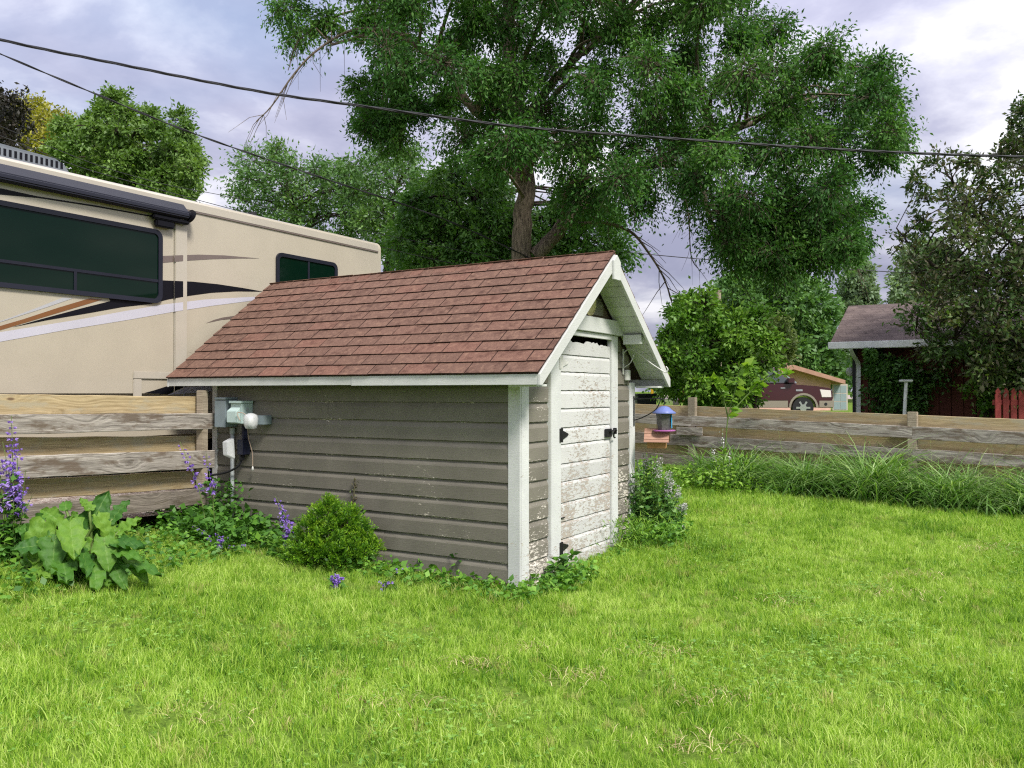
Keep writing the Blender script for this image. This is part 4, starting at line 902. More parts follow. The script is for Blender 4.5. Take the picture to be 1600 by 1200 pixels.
MB().add([(x + 0.03, y, z + 0.03) for x, y, z in q] + q, [(0, 1, 2, 3), (7, 6, 5, 4), (0, 4, 5, 1), (1, 5, 6, 2), (2, 6, 7, 3), (3, 7, 4, 0)]).build('windscreen', M['pale_glass'], cab)
for cx in (1.25, 4.78):
    w = MB().tube([(cx, 0.03, 0.40), (cx, 0.28, 0.40)], 0.40, 28).build('wheel', M['rubber'], tr)
    MB().tube([(cx, 0.012, 0.40), (cx, 0.029, 0.40)], 0.13, 18).build('hub', M['chrome'], w)
    for k in range(6):
        a = k * math.pi / 3; MB().prism([(cx + 0.10 * math.cos(a - .3), 0.40 + 0.10 * math.sin(a - .3)), (cx + 0.27 * math.cos(a - .14), 0.40 + 0.27 * math.sin(a - .14)), (cx + 0.27 * math.cos(a + .14), 0.40 + 0.27 * math.sin(a + .14)), (cx + 0.10 * math.cos(a + .3), 0.40 + 0.10 * math.sin(a + .3))], 1, 0.014, 0.029).build('spoke', M['chrome'], w)
    fl = [(cx + 0.56 * math.cos(a), 0.40 + 0.56 * math.sin(a)) for a in np.linspace(0, math.pi, 13)] + [(cx + 0.475 * math.cos(a), 0.40 + 0.475 * math.sin(a)) for a in np.linspace(math.pi, 0, 13)]
    MB().prism(fl, 1, -0.03, -0.001).build('wheel_flare', M['truck_tan'], tr, 0.008)
MB().box(1.83, 4.20, -0.02, -0.001, 0.40, 0.68).build('rocker_trim', M['truck_tan'], tr, 0.01)
MB().box(5.35, 5.94, -0.025, 2.0, 0.40, 0.70).build('front_bumper', M['truck_tan'], tr, 0.03)
MB().tube([(5.62, -0.035, 0.54), (5.62, -0.0255, 0.54)], 0.06, 12).build('fog_lamp', M['rubber'], tr)
MB().prism([(5.48, 0.80), (5.84, 0.80), (5.82, 1.06), (5.40, 1.10)], 1, -0.012, 0.25).build('headlight', M['head'], tr, 0.01)
MB().box(5.86, 5.95, 0.28, 1.70, 0.74, 1.10).build('grille', M['chrome'], tr, 0.02)
MB().box(4.5, 4.75, -0.008, -0.001, 1.03, 1.10).build('badge', M['chrome'], tr)
MB().box(4.15, 4.40, -0.20, 0.05, 1.33, 1.52).build('mirror', M['maroon'], tr, 0.03)
for xx in (3.15, 4.0): MB().box(xx - 0.09, xx + 0.09, -0.03, -0.001, 1.13, 1.17).build('door_handle', M['chrome'], tr, 0.006)
MB().box(-0.02, 0.20, -0.008, 0.06, 0.95, 1.28).build('tail_light', M['tail'], tr, 0.01); MB().box(-0.022, 0.21, -0.011, 0.058, 1.06, 1.11).build('reversing_lamp', M['head'], tr)
MB().box(-0.15, 0.10, 0.05, 1.93, 0.50, 0.70).build('rear_bumper', M['chrome'], tr, 0.02)
# white T post, red picket fence, bin, bollard, utility pole
p = at(1407, 655, 14.6); zg = gz(p.x, p.y); tp = thing('clothesline_post', 'leaning white metal post with T top beyond the right fence', 'post', (p.x, p.y, zg))
tpt = at(1416, 597, 14.6); MB().tube([(0, 0, -0.2), (tpt.x - p.x, 0, tpt.z - zg)], 0.03, 10).build('pole', M['gutter'], tp)
MB().box(-0.11, 0.10, -0.05, 0.05, 0.0, 0.04).build('crossbar', M['gutter'], tp, 0.01, matrix=Matrix.Translation((tpt.x - p.x, 0, tpt.z - zg + 0.002)))
PY = 12.7; px0 = at(1560, 650, PY).x; pf = thing('picket_fence', 'red painted picket fence at the right edge behind the boards', 'fence', (px0, PY, gz(px0, PY)))
M['picket'] = paint_mat('barn_red_paint', (0.25, 0.042, 0.038), (0.3, 0.2, 0.16), (0.25, 0.16, 0.12), 0.12)
pz = at(1570, 606, PY).z - pf.location.z
for k in range(12):
    x = k * 0.118; MB().prism([(x - 0.043, 0.05), (x + 0.043, 0.05), (x + 0.043, pz - 0.10), (x + 0.030, pz - 0.085), (x + 0.040, pz - 0.055), (x, pz), (x - 0.040, pz - 0.055), (x - 0.030, pz - 0.085), (x - 0.043, pz - 0.10)], 1, 0, 0.02).build('picket', M['picket'], pf)
for zz in (0.3, pz - 0.22): MB().box(-0.06, 1.45, 0.021, 0.06, zz - 0.04, zz + 0.04).build('rail', M['picket'], pf, 0.004)
p = at(1008, 640, 17.5); zg = gz(p.x, p.y); bn = thing('rubbish_bin', 'black rubbish bin with dark lid behind the fence left of the bush', 'bin', (p.x, p.y, zg)); bt_ = at(1008, 615, 17.5).z - zg
mat_bin = plain('black_plastic', (0.012, 0.014, 0.016), 0.45)
MB().add([(-.17, -.2, 0), (.17, -.2, 0), (.17, .2, 0), (-.17, .2, 0), (-.2, -.25, bt_ - .06), (.2, -.25, bt_ - .06), (.2, .25, bt_ - .06), (-.2, .25, bt_ - .06)], [(0, 3, 2, 1), (4, 5, 6, 7), (0, 1, 5, 4), (1, 2, 6, 5), (2, 3, 7, 6), (3, 0, 4, 7)]).build('bin_body', mat_bin, bn, 0.02)
MB().box(-.215, .215, -.27, .27, bt_ - .059, bt_).build('lid', mat_bin, bn, 0.02); MB().tube([(-.2, .28, bt_ - .1), (.2, .28, bt_ - .1)], 0.015, 8).build('handle', mat_bin, bn)
for sx in (-1, 1): MB().tube([(sx * .19, .22, .09), (sx * .22, .22, .09)], 0.09, 14).build('wheel', M['rubber'], bn)
p = at(1019, 613, 54); zg = gz(p.x, p.y); yb = thing('yellow_bollard', 'tiny yellow bollard by the distant road', 'bollard', (p.x, p.y, zg))
MB().lathe([(0.09, 0), (0.09, at(1019, 604, 54).z - zg), (0.05, at(1019, 603, 54).z - zg), (0, at(1019, 603, 54).z - zg)], 12).build('post', plain('yellow_paint', (0.75, 0.42, 0.02)), yb); MB().lathe([(0.12, -0.1), (0.12, 0.06), (0, 0.06)], 12).build('foot', M['road'], yb)
p = at(1123, 600, 30); zg = gz(p.x, p.y); up = thing('utility_pole', 'brown wooden utility pole rising above the bush', 'pole', (p.x, p.y, zg)); uz_ = at(1123, 456, 30).z - zg
MB().tube([(0, 0, -0.5), (0, 0, uz_)], [0.12, 0.09], 12).build('pole', M['post_wood'], up); MB().box(-0.09, 0.09, -0.09, 0.09, uz_ + 0.001, uz_ + 0.05).build('cap', M['post_wood'], up, 0.01)
# overhead cables
def cable(label, pts, Ya, Yb, r, twist=0, name='overhead_cable'):
    P = curve([at(px, py, Ya + (Yb - Ya) * (px + 400) / 2600) for px, py in pts], 90); mb = MB()
    if twist:
        d = np.cumsum(np.r_[0, np.linalg.norm(np.diff(P, axis=0), axis=1)]); n = 700; q = np.linspace(0, d[-1], n); Q = np.stack([np.interp(q, d, P[:, i]) for i in range(3)], -1)
        for k in range(twist):
            a = q * 5.2 + k * 2 * math.pi / twist
            mb.tube(Q + np.stack([0 * a, np.cos(a), np.sin(a)], -1) * r * 0.95, r, 6)
    else: mb.tube(P, r, 6)
    tag(mb.build(name, M['rubber'], None, smooth=True), label, 'cable', 'overhead cables')
cable('thick twisted black cable crossing the whole sky in front of the tree', [(-700, -130), (-400, -30), (0, 62), (160, 95), (400, 142), (560, 165), (800, 197), (1000, 213), (1250, 230), (1400, 238), (1600, 245), (2000, 252), (2400, 250)], 9.5, 12, 0.0095, 3)
cable('thinner black cable dropping steeply from upper left toward the shed roof', [(-500, -130), (0, 84), (150, 147), (280, 200), (400, 243), (540, 290), (620, 316), (700, 345), (800, 390), (900, 440)], 10.5, 26, 0.010, 2)
cable('thin wire sagging over the motorhome roof at left', [(-500, 20), (0, 212), (110, 256), (230, 291), (360, 326), (480, 357), (600, 387), (700, 410), (850, 440)], 15, 22, 0.007)
cable('second thin wire just above the motorhome roof vent', [(-500, -20), (60, 222), (230, 281), (360, 308), (480, 340), (640, 375), (760, 400), (960, 445)], 18, 26, 0.007)
cable('thin wire crossing behind the dead branch right of the shed peak', [(700, 355), (830, 377), (960, 392), (1110, 406), (1280, 418), (1420, 426), (1600, 432), (1900, 440)], 22, 26, 0.012)

# ------------------------------------------------------------------ trees
def bark_mat(name, a, b):
    m, t = new_mat(name); P = pos(t); n = noise(t, mapv(t, P, (9, 9, 1.6)), 3.0, 6, 0.7).outputs[0]
    return finish(m, t, ramp(t, n, [(0.35, a), (0.65, b)]), 0.95, n, 0.9, 0.04, 0.1)
M['bark'] = bark_mat('grey_brown_bark', (0.055, 0.043, 0.034), (0.25, 0.20, 0.155)); M['bark_dark'] = bark_mat('dark_bark', (0.018, 0.014, 0.011), (0.07, 0.055, 0.045))
def lm(name, lo, mid, hi, **k): return leaf_mat(name, [(0.0, lo), (0.5, mid), (1.0, hi)], **k)
M['leaf_big'] = leaf_mat('ash_leaf', [(0.0, (0.018, 0.060, 0.014)), (0.4, (0.048, 0.132, 0.026)), (0.7, (0.095, 0.210, 0.040)), (1.0, (0.18, 0.31, 0.075))], 0.32, 0.6, 0.2, (1.25, 1.45, 0.5))
M['leaf_bright'] = lm('bright_leaf', (0.060, 0.130, 0.025), (0.125, 0.225, 0.045), (0.23, 0.34, 0.085), trans=0.33)
M['leaf_airy'] = lm('airy_leaf', (0.053, 0.128, 0.039), (0.099, 0.203, 0.054), (0.195, 0.323, 0.083), trans=0.33)
M['leaf_yellow'] = lm('yellow_leaf', (0.16, 0.17, 0.02), (0.30, 0.29, 0.035), (0.42, 0.38, 0.06), trans=0.35)
M['leaf_purple'] = lm('dark_bronze_leaf', (0.014, 0.017, 0.012), (0.034, 0.031, 0.022), (0.066, 0.048, 0.034), trans=0.2)
M['leaf_dark'] = lm('deep_green_leaf', (0.032, 0.090, 0.022), (0.075, 0.180, 0.036), (0.17, 0.30, 0.060), trans=0.32)
M['leaf_far'] = lm('far_leaf', (0.056, 0.128, 0.040), (0.096, 0.208, 0.054), (0.192, 0.336, 0.088), trans=0.28)
M['leaf_poplar'] = lm('poplar_leaf', (0.098, 0.163, 0.085), (0.150, 0.227, 0.117), (0.234, 0.325, 0.169), trans=0.3)
M['leaf_crab'] = leaf_mat('crabapple_leaf', [(0.0, (0.022, 0.050, 0.014)), (0.40, (0.055, 0.110, 0.026)), (0.56, (0.105, 0.092, 0.062)), (0.72, (0.095, 0.175, 0.036)), (1.0, (0.17, 0.130, 0.070))], 0.28, 0.5, 0.3)
M['leaf_bush'] = lm('bush_leaf', (0.045, 0.120, 0.016), (0.105, 0.235, 0.028), (0.23, 0.36, 0.055), trans=0.33)
M['leaf_pale'] = lm('pale_leaf', (0.14, 0.22, 0.06), (0.24, 0.32, 0.11), (0.36, 0.42, 0.19), trans=0.3)

def inside(poly, x, y):
    c = False; n = len(poly); j = n - 1
    for i in range(n):
        xi, yi = poly[i]; xj, yj = poly[j]
        if (yi > y) != (yj > y) and x < (xj - xi) * (y - yi) / (yj - yi + 1e-9) + xi: c = not c
        j = i
    return c
def twig_tubes(A, B, C, r, t):
    """three-sided two-piece twigs, all at once"""
    n = len(A); out = []
    X = unit(np.cross(C - A, np.array([0.3, 0.5, 0.8]))); Y_ = unit(np.cross(C - A, X))
    for P, k in ((A, 1.0), (B, 0.7), (C, 0.25)):
        for a in (0, 2.094, 4.189): out.append(P + (X * math.cos(a) + Y_ * math.sin(a)) * (r * k)[:, None])
    V = np.stack(out, 1); q = np.array([[s * 3 + i, s * 3 + (i + 1) % 3, s * 3 + 3 + (i + 1) % 3, s * 3 + 3 + i] for s in (0, 1) for i in range(3)])
    F = (np.arange(n)[:, None, None] * 9 + q[None]).reshape(-1, 4)
    return V.reshape(-1, 3), F, t
def foliage(crown, wood, C, Rr, nt, nl, L, Wd, rng, droop=0.3, up=0.0, tw=0.008, jit=0.16, flat=0.3, tvar=0.28, lo_dir=-1.0):
    """leafy twigs springing from each clump centre C (n,3) with radii Rr"""
    n = len(C); k = nt; idx = np.repeat(np.arange(n), k); m = n * k
    d = rng.normal(size=(m, 3)); d[:, 2] = np.maximum(d[:, 2], lo_dir) + up; d = unit(d)
    rr = Rr[idx] if Rr.ndim == 1 else Rr[idx]
    ln = rng.uniform(0.45, 1.12, m)
    if Rr.ndim == 1: e = d * (rr * ln)[:, None]
    else: e = d * rr * ln[:, None]
    A = C[idx] + e * 0.12; Cc = C[idx] + e; dist = np.linalg.norm(e, axis=1); Cc[:, 2] -= droop * dist * rng.uniform(0.3, 1.0, m)
    B = (A + Cc) / 2; B[:, 2] += 0.10 * dist
    if wood is not None: wood.add(*twig_tubes(A, B, Cc, np.full(m, tw), 0.5))
    u = rng.uniform(0.30, 1.04, (m, nl)); j = np.repeat(np.arange(m), nl); u = u.ravel()
    P = (A[j] * (1 - u)[:, None] ** 2 + 2 * B[j] * (u * (1 - u))[:, None] + Cc[j] * u[:, None] ** 2) + rng.normal(0, 1, (m * nl, 3)) * (jit * dist[j])[:, None]
    D = unit(Cc - B)[j] + rng.normal(0, 0.75, (m * nl, 3)); D[:, 2] -= droop * 0.9
    ct = rng.uniform(-0.5, 0.5, n)
    t = np.clip(0.45 + tvar * (1.4 * ct[idx][j] + rng.normal(0, 0.34, m * nl)) + 0.10 * (u > 0.9), 0, 1)
    s = rng.uniform(0.65, 1.25, m * nl)
    crown.add(*leaves(P, D, L * s, Wd * s, rng, t, 0.15, flat))
def crown_clumps(polys, Y, rng):
    cs, rs = [], []
    for (poly, step, r, depth) in polys:
        xs = [p[0] for p in poly]; ys = [p[1] for p in poly]; got = []
        for _ in range(6000):
            x, y = rng.uniform(min(xs), max(xs)), rng.uniform(min(ys), max(ys)); dz = rng.uniform(-1, 1)
            if not inside(poly, x, y): continue
            if any((x - a) ** 2 + (y - b) ** 2 + ((dz - c) * depth * 0.35 * FPX / Y) ** 2 < step ** 2 for a, b, c in got): continue
            got.append((x, y, dz)); p = at(x, y, Y + dz * depth); cs.append(tuple(p)); rs.append(r * rng.uniform(0.72, 1.30) * Y / FPX)
    return np.array(cs), np.array(rs)
def tree(name, label, Y, trunk_px, r0, r1, polys, leafm, L, Wd, nt, nl, seed, limbs=(), bark='bark', droop=0.3, up=0.0, tw=0.008, flat=0.3, group='trees around the yard', branch=True, bare=(), cat='tree'):
    rng = np.random.default_rng(seed)
    tp_ = [at(px, py, Y) for px, py in trunk_px]; b0 = Vector((tp_[0].x, Y, gz(tp_[0].x, Y) - 0.15)); root = thing(name, label, cat, (b0.x, Y, b0.z + 0.15), 0, group)
    wood, crown = NB(), NB(); TP = curve([b0] + tp_, 40); nT = len(TP)
    rad = r0 + (r1 - r0) * np.linspace(0, 1, nT) ** 0.8; rad[:4] *= np.array([1.35, 1.2, 1.1, 1.04])
    TPj = TP + rng.normal(0, r0 * 0.05, TP.shape); wood.tube(TPj, rad, 12)
    nodes = [(TPj[i], rad[i]) for i in range(nT // 4, nT)]
    for (pts_, ra, rb, dy) in limbs:
        P = curve([at(px, py, Y + dy * k / max(1, len(pts_) - 1)) for k, (px, py) in enumerate(pts_)], 30); P[1:] += rng.normal(0, ra * 0.15, P[1:].shape)
        rl = np.linspace(ra, rb, len(P)); wood.tube(P, rl, 8); nodes += [(P[i], rl[i]) for i in range(4, len(P))]
    C, Rr = crown_clumps(polys, Y, rng)
    if branch:
        NP = np.array([n_[0] for n_ in nodes])
        for c, r in zip(C, Rr):
            dv = np.linalg.norm(NP - c, axis=1) + 0.9 * np.maximum(0, NP[:, 2] - c[2] + 0.15); i = int(np.argmin(dv)); a = NP[i]; ln = np.linalg.norm(c - a)
            mid = (a + c) / 2 + np.array([0, 0, 0.14 * ln]) + rng.normal(0, 0.06 * ln, 3)
            P = curve([a, mid, c], 10); ra = min(nodes[i][1] * 0.7, 0.012 + 0.020 * ln); wood.tube(P, np.linspace(ra, max(0.006, ra * 0.3), len(P)), 5)
    for (pts_, ra, nbr, dy) in bare:
        P = curve([at(px, py, Y + dy) for px, py in pts_], 24); wood.tube(P, np.linspace(ra, ra * 0.3, len(P)), 6)
        for _ in range(nbr):
            i = rng.integers(4, len(P) - 1); q = P[i]; ln = rng.uniform(0.3, 0.9) * Y / 18; d = unit(P[min(i + 2, len(P) - 1)] - P[i - 2] + rng.normal(0, 0.25, 3) * 1.0) * ln * 0.5
            d2 = unit(d + np.array([0, 0, -0.35 * ln]) + rng.normal(0, 0.22 * ln, 3)) * ln; wood.tube(np.stack([q, q + d2 * 0.4 + rng.normal(0, 0.03, 3), q + d2 + np.array([0, 0, -0.12 * ln])]), np.array([0.25, 0.18, 0.08]) * ra, 4)
    foliage(crown, wood, C, Rr, nt, nl, L, Wd, rng, droop, up, tw, flat=flat)
    wood.build('trunk', M[bark], root, True, Matrix.Translation(-root.location)); crown.build('crown', M[leafm], root, False, Matrix.Translation(-root.location))
    return root
# the great tree behind the shed
main_poly = [(640, -200), (820, -260), (1000, -270), (1190, -150), (1150, 5), (1215, 40), (1240, 105), (1285, 62), (1330, 115), (1378, 90), (1392, 150), (1415, 205), (1390, 245), (1300, 235), (1345, 330), (1322, 395), (1240, 405), (1160, 395), (1110, 330), (1070, 285), (1020, 325), (960, 320), (905, 320), (870, 285), (845, 250), (785, 255), (735, 245), (715, 215), (690, 170), (640, 130), (590, 60), (560, -50)]
tree('shade_tree', 'huge dark green shade tree with thick trunk rising behind the shed roof', 18.0, [(817, 470), (815, 400), (818, 335), (824, 290), (815, 220), (800, 130), (795, 40), (800, -80), (810, -200)], 0.27, 0.10,
     [(main_poly, 64, 45, 2.2), (main_poly, 78, 47, 2.9), ([(450, -60), (600, -90), (640, 20), (560, 60), (480, 80), (445, 60)], 60, 36, 1.2), ([(560, 135), (630, 120), (660, 170), (620, 225), (575, 195)], 36, 34, 0.8), ([(1120, 330), (1330, 330), (1310, 405), (1150, 405)], 40, 40, 1.2)],
     'leaf_big', 0.096, 0.040, 66, 18, 3,
     limbs=[([(835, 400), (880, 350), (920, 315), (960, 285), (1020, 255), (1080, 270), (1105, 330), (1130, 400)], 0.17, 0.03, 0.8), ([(1020, 255), (1120, 215), (1230, 170), (1330, 130)], 0.10, 0.02, 0.5),
            ([(822, 300), (790, 235), (740, 170), (680, 90), (600, 50), (520, 70)], 0.13, 0.025, -0.8), ([(810, 200), (880, 110), (970, 30), (1060, -60)], 0.12, 0.03, 0.6), ([(800, 60), (740, -20), (640, -60), (540, -30)], 0.09, 0.02, -0.4), ([(1105, 320), (1180, 345), (1250, 390), (1310, 395)], 0.05, 0.012, 0.2), ([(640, 100), (600, 150), (595, 200)], 0.03, 0.01, -0.2)],
     bare=[([(905, 350), (940, 347), (985, 362), (1012, 393), (1035, 430), (1050, 470)], 0.045, 16, 0.5), ([(640, 55), (560, 45), (500, 75), (460, 115), (425, 165), (400, 190)], 0.035, 18, -0.8), ([(640, 10), (540, 20), (470, 60), (450, 110)], 0.03, 10, -0.5), ([(1060, 280), (1075, 330), (1080, 400), (1095, 425)], 0.02, 10, 0.3), ([(1130, 400), (1150, 430), (1175, 470)], 0.02, 8, 0.4), ([(1290, 395), (1330, 405), (1350, 440)], 0.016, 8, 0.3)], droop=0.40, tw=0.006)
tree('shade_tree', 'dark leafy tree filling the gap between motorhome rear and great trunk', 25.0, [(735, 470), (738, 400), (742, 340), (740, 300)], 0.22, 0.06, [([(650, 300), (700, 250), (770, 265), (805, 330), (800, 425), (640, 425), (610, 365)], 30, 34, 2.0), ([(880, 300), (960, 320), (970, 400), (830, 420), (820, 350)], 30, 32, 1.5)], 'leaf_dark', 0.16, 0.07, 34, 12, 5, bark='bark_dark', tw=0.007)
tree('shade_tree', 'airy light green tree behind the rear roof edge of the motorhome', 31.0, [(600, 470), (606, 400), (612, 340), (618, 290)], 0.17, 0.04, [([(540, 275), (570, 245), (640, 245), (680, 295), (690, 350), (690, 420), (610, 410), (570, 370)], 30, 34, 2.0)], 'leaf_airy', 0.17, 0.07, 26, 11, 6, bark='bark_dark', up=0.3, droop=0.15)
tree('shade_tree', 'pale green tree left of the airy tree above the motorhome roof', 34.0, [(470, 470), (462, 380), (455, 320), (445, 270)], 0.16, 0.04, [([(365, 310), (395, 245), (450, 235), (475, 265), (540, 260), (575, 300), (580, 385), (480, 375), (400, 345)], 29, 32, 2.0)], 'leaf_airy', 0.17, 0.075, 26, 11, 7, bark='bark_dark', up=0.3, droop=0.12)
tree('shade_tree', 'rounded bright green tree above the motorhome air conditioner', 27.0, [(205, 420), (200, 330), (196, 260), (192, 210)], 0.2, 0.05, [([(85, 235), (100, 190), (132, 205), (150, 165), (182, 152), (205, 185), (238, 178), (260, 215), (283, 185), (298, 215), (310, 258), (298, 305), (200, 330), (100, 265)], 29, 21, 2.2), ([(120, 250), (290, 250), (290, 320), (180, 320)], 34, 24, 2.0)], 'leaf_bright', 0.14, 0.07, 40, 13, 8, bark='bark_dark', up=0.35, droop=0.1)
tree('shade_tree', 'yellow green tree peeking out left of the rounded bright tree', 36.0, [(60, 420), (62, 300), (64, 210)], 0.18, 0.04, [([(15, 180), (55, 158), (100, 185), (110, 240), (40, 245)], 22, 24, 1.5)], 'leaf_yellow', 0.15, 0.08, 26, 10, 9, bark='bark_dark', up=0.3, droop=0.1)
tree('shade_tree', 'dark bronze leaved tree at the upper left edge', 24.0, [(-60, 420), (-58, 300), (-50, 200)], 0.18, 0.05, [([(-140, 150), (-40, 130), (15, 155), (30, 190), (8, 235), (-120, 250)], 26, 28, 1.5)], 'leaf_purple', 0.13, 0.06, 34, 11, 10, bark='bark_dark', droop=0.15)
tree('shade_tree', 'round dense green tree behind the maroon truck', 52.0, [(1215, 640), (1215, 570), (1213, 510), (1212, 460)], 0.3, 0.08, [([(1125, 450), (1160, 428), (1225, 428), (1275, 450), (1300, 495), (1305, 555), (1310, 600), (1220, 590), (1130, 560), (1118, 490)], 26, 24, 3.2)], 'leaf_far', 0.34, 0.19, 34, 10, 11, bark='bark_dark', up=0.2, droop=0.1)
tree('shade_tree', 'slim pale poplar beyond the garage roof', 72.0, [(1343, 600), (1343, 520), (1343, 440)], 0.3, 0.06, [([(1338, 412), (1352, 412), (1362, 440), (1364, 480), (1360, 560), (1325, 560), (1320, 450)], 13, 14, 2.0)], 'leaf_poplar', 0.34, 0.18, 30, 10, 12, bark='bark_dark', up=0.7, droop=0.0)
tree('shade_tree', 'hazy green tree rising behind the garage roof and crabapple', 48.0, [(1450, 600), (1450, 500), (1448, 430)], 0.28, 0.06, [([(1425, 395), (1455, 385), (1490, 410), (1500, 480), (1400, 490), (1405, 440)], 19, 22, 2.0)], 'leaf_poplar', 0.28, 0.15, 30, 10, 13, bark='bark_dark', up=0.3, droop=0.1)
tree('flowering_bush', 'big rounded green bush behind the right fence hiding most of the truck', 16.2, [(1085, 640), (1087, 600), (1090, 560), (1095, 530)], 0.10, 0.03, [([(1040, 540), (1055, 490), (1095, 475), (1150, 500), (1190, 495), (1205, 540), (1190, 590), (1170, 625), (1110, 640), (1045, 610), (1035, 570)], 30, 25, 1.3), ([(1050, 490), (1075, 470), (1090, 490)], 14, 18, .4)], 'leaf_bush', 0.10, 0.05, 44, 12, 14, limbs=[([(1085, 630), (1060, 580), (1050, 540)], 0.05, 0.015, 0.3), ([(1090, 630), (1130, 580), (1160, 540)], 0.05, 0.015, -0.3)], bark='bark_dark', up=0.2, droop=0.15, cat='bush', group='bushes beyond the fence')
tree('flowering_bush', 'pale whitish green shrub at the right flank of the big bush', 17.0, [(1180, 640), (1182, 600), (1190, 560)], 0.05, 0.02, [([(1195, 510), (1218, 505), (1232, 535), (1228, 562), (1205, 562)], 15, 16, 0.6)], 'leaf_pale', 0.10, 0.05, 30, 10, 15, bark='bark_dark', up=0.3, droop=0.1, cat='bush', group='bushes beyond the fence')
tree('crabapple_tree', 'bronze green crabapple tree with sparse twigs at the right edge', 13.6, [(1690, 640), (1690, 560), (1680, 480), (1685, 400), (1700, 300)], 0.16, 0.05,
     [([(1560, 250), (1640, 180), (1760, 190), (1800, 500), (1720, 620), (1580, 600), (1470, 555), (1420, 520), (1430, 470), (1480, 400), (1500, 320)], 40, 40, 1.3), ([(1440, 250), (1560, 240), (1560, 330), (1480, 400), (1430, 440), (1395, 360), (1425, 330)], 42, 27, 0.8), ([(1580, 185), (1640, 150), (1640, 240), (1585, 235)], 28, 26, 0.5), ([(1480, 420), (1800, 380), (1740, 620), (1570, 600), (1440, 540)], 42, 42, 1.4)],
     'leaf_crab', 0.092, 0.040, 17, 10, 16, limbs=[([(1685, 460), (1600, 390), (1540, 350), (1500, 300), (1470, 255)], 0.06, 0.01, 0.2), ([(1685, 500), (1600, 450), (1510, 440), (1440, 400), (1400, 355)], 0.06, 0.01, -0.3), ([(1690, 560), (1600, 540), (1500, 530), (1430, 520)], 0.06, 0.012, 0.3), ([(1690, 400), (1630, 300), (1600, 220)], 0.05, 0.01, 0.1)], bark='bark_dark', droop=0.1, up=0.35, tw=0.005)
tree('garage_shrub', 'dark shrub growing over the front of the red garage wall', 15.7, [(1400, 660), (1398, 620), (1395, 590)], 0.05, 0.015, [([(1372, 590), (1390, 570), (1440, 570), (1475, 600), (1470, 650), (1372, 655)], 24, 24, 0.35), ([(1356, 550), (1366, 545), (1372, 580), (1358, 575)], 13, 12, 0.2), ([(1440, 540), (1560, 560), (1560, 590), (1450, 590)], 26, 26, 0.3)], 'leaf_dark', 0.085, 0.045, 34, 12, 17, bark='bark_dark', up=0.1, droop=0.2, cat='bush', group='bushes beyond the fence')
tree('garage_shrub', 'yellowish green shrub under the crabapple by the picket fence', 14.9, [(1540, 660), (1540, 620), (1545, 590)], 0.05, 0.015, [([(1515, 600), (1560, 570), (1680, 560), (1700, 640), (1560, 625), (1530, 640)], 26, 26, 0.4)], 'leaf_bush', 0.08, 0.04, 24, 10, 18, bark='bark_dark', up=0.2, droop=0.15, cat='bush', group='bushes beyond the fence')
# far woods along the horizon: one mass
rng = np.random.default_rng(77); wv = NB(); n = 150
xx = rng.uniform(-75, 75, n); yy = rng.uniform(84, 104, n); keep = np.abs(xx) < 0.75 * yy; xx, yy = xx[keep], yy[keep]; n = len(xx)
hh = 2.4 + 1.6 * np.sin(xx * 0.21) + rng.uniform(0, 2.2, n)
foliage(wv, None, np.stack([xx, yy, g(xx, yy) + hh * 0.5], -1), np.stack([np.full(n, 2.6), np.full(n, 2.0), hh * 0.75 + 0.5], -1), 30, 10, 0.62, 0.34, rng, 0.0, 0.2)
tag(wv.build('distant_woods', M['leaf_far']), 'low distant line of trees along the horizon', 'woods', kind='stuff')

# ------------------------------------------------------------------ plants in the yard
M['stem'] = plain('green_stem', (0.11, 0.17, 0.04), 0.6)
M['weed'] = lm('weed_leaf', (0.032, 0.096, 0.016), (0.088, 0.224, 0.029), (0.208, 0.400, 0.048), trans=0.28)
M['weed_bright'] = lm('bright_weed_leaf', (0.069, 0.172, 0.016), (0.144, 0.287, 0.025), (0.241, 0.402, 0.052), trans=0.3)
M['weed_tall'] = lm('reed_grass', (0.060, 0.155, 0.026), (0.150, 0.295, 0.055), (0.40, 0.53, 0.22), trans=0.33)
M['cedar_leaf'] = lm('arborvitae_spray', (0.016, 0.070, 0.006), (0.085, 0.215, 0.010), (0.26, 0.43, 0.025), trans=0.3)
M['petal'] = lm('violet_petal', (0.16, 0.075, 0.42), (0.28, 0.16, 0.60), (0.46, 0.33, 0.74), trans=0.35, tcol=(1.1, 1, 1.1))
M['petal_white'] = lm('pale_petal', (0.34, 0.36, 0.30), (0.52, 0.50, 0.52), (0.72, 0.70, 0.68), trans=0.3, tcol=(1, 1, 1))
M['rhubarb'] = None
def shed_pt(x, y): v = sh(x, y, 0); return v.x, v.y
# ground cover along the shed and the left fence
gc = NB(); rng = np.random.default_rng(21)
def cover(n, fx_, fy_, hmax, L, tlo=0.1, thi=0.9):
    x, y = fx_(n), fy_(n); z = g(x, y); P = np.stack([x, y, z + hmax * rng.uniform(0, 1, n) ** 1.4], -1)
    D = np.stack([rng.normal(size=n), rng.normal(size=n), rng.normal(0.15, 0.4, n)], -1); s = rng.uniform(0.6, 1.3, n)
    gc.add(*leaves(P, D, L * s, L * 0.68 * s, rng, rng.uniform(tlo, thi, n), 0.12, 1.6))
    m = n // 3; gc.tube(np.zeros((2, 3)) + np.array([[0, 0, -1], [0, 0, -0.9]]), 0.001, 3)
def strip(x0, x1, y0, y1, n, h, L, **k):
    a, b_ = rng.uniform(x0, x1, n), rng.uniform(y0, y1, n) ; b_ = b_
    xs_, ys_ = SH.x + a * E2.x + b_ * E1.x, SH.y + a * E2.y + b_ * E1.y
    cover(n, lambda q: xs_, lambda q: ys_, h, L, **k)
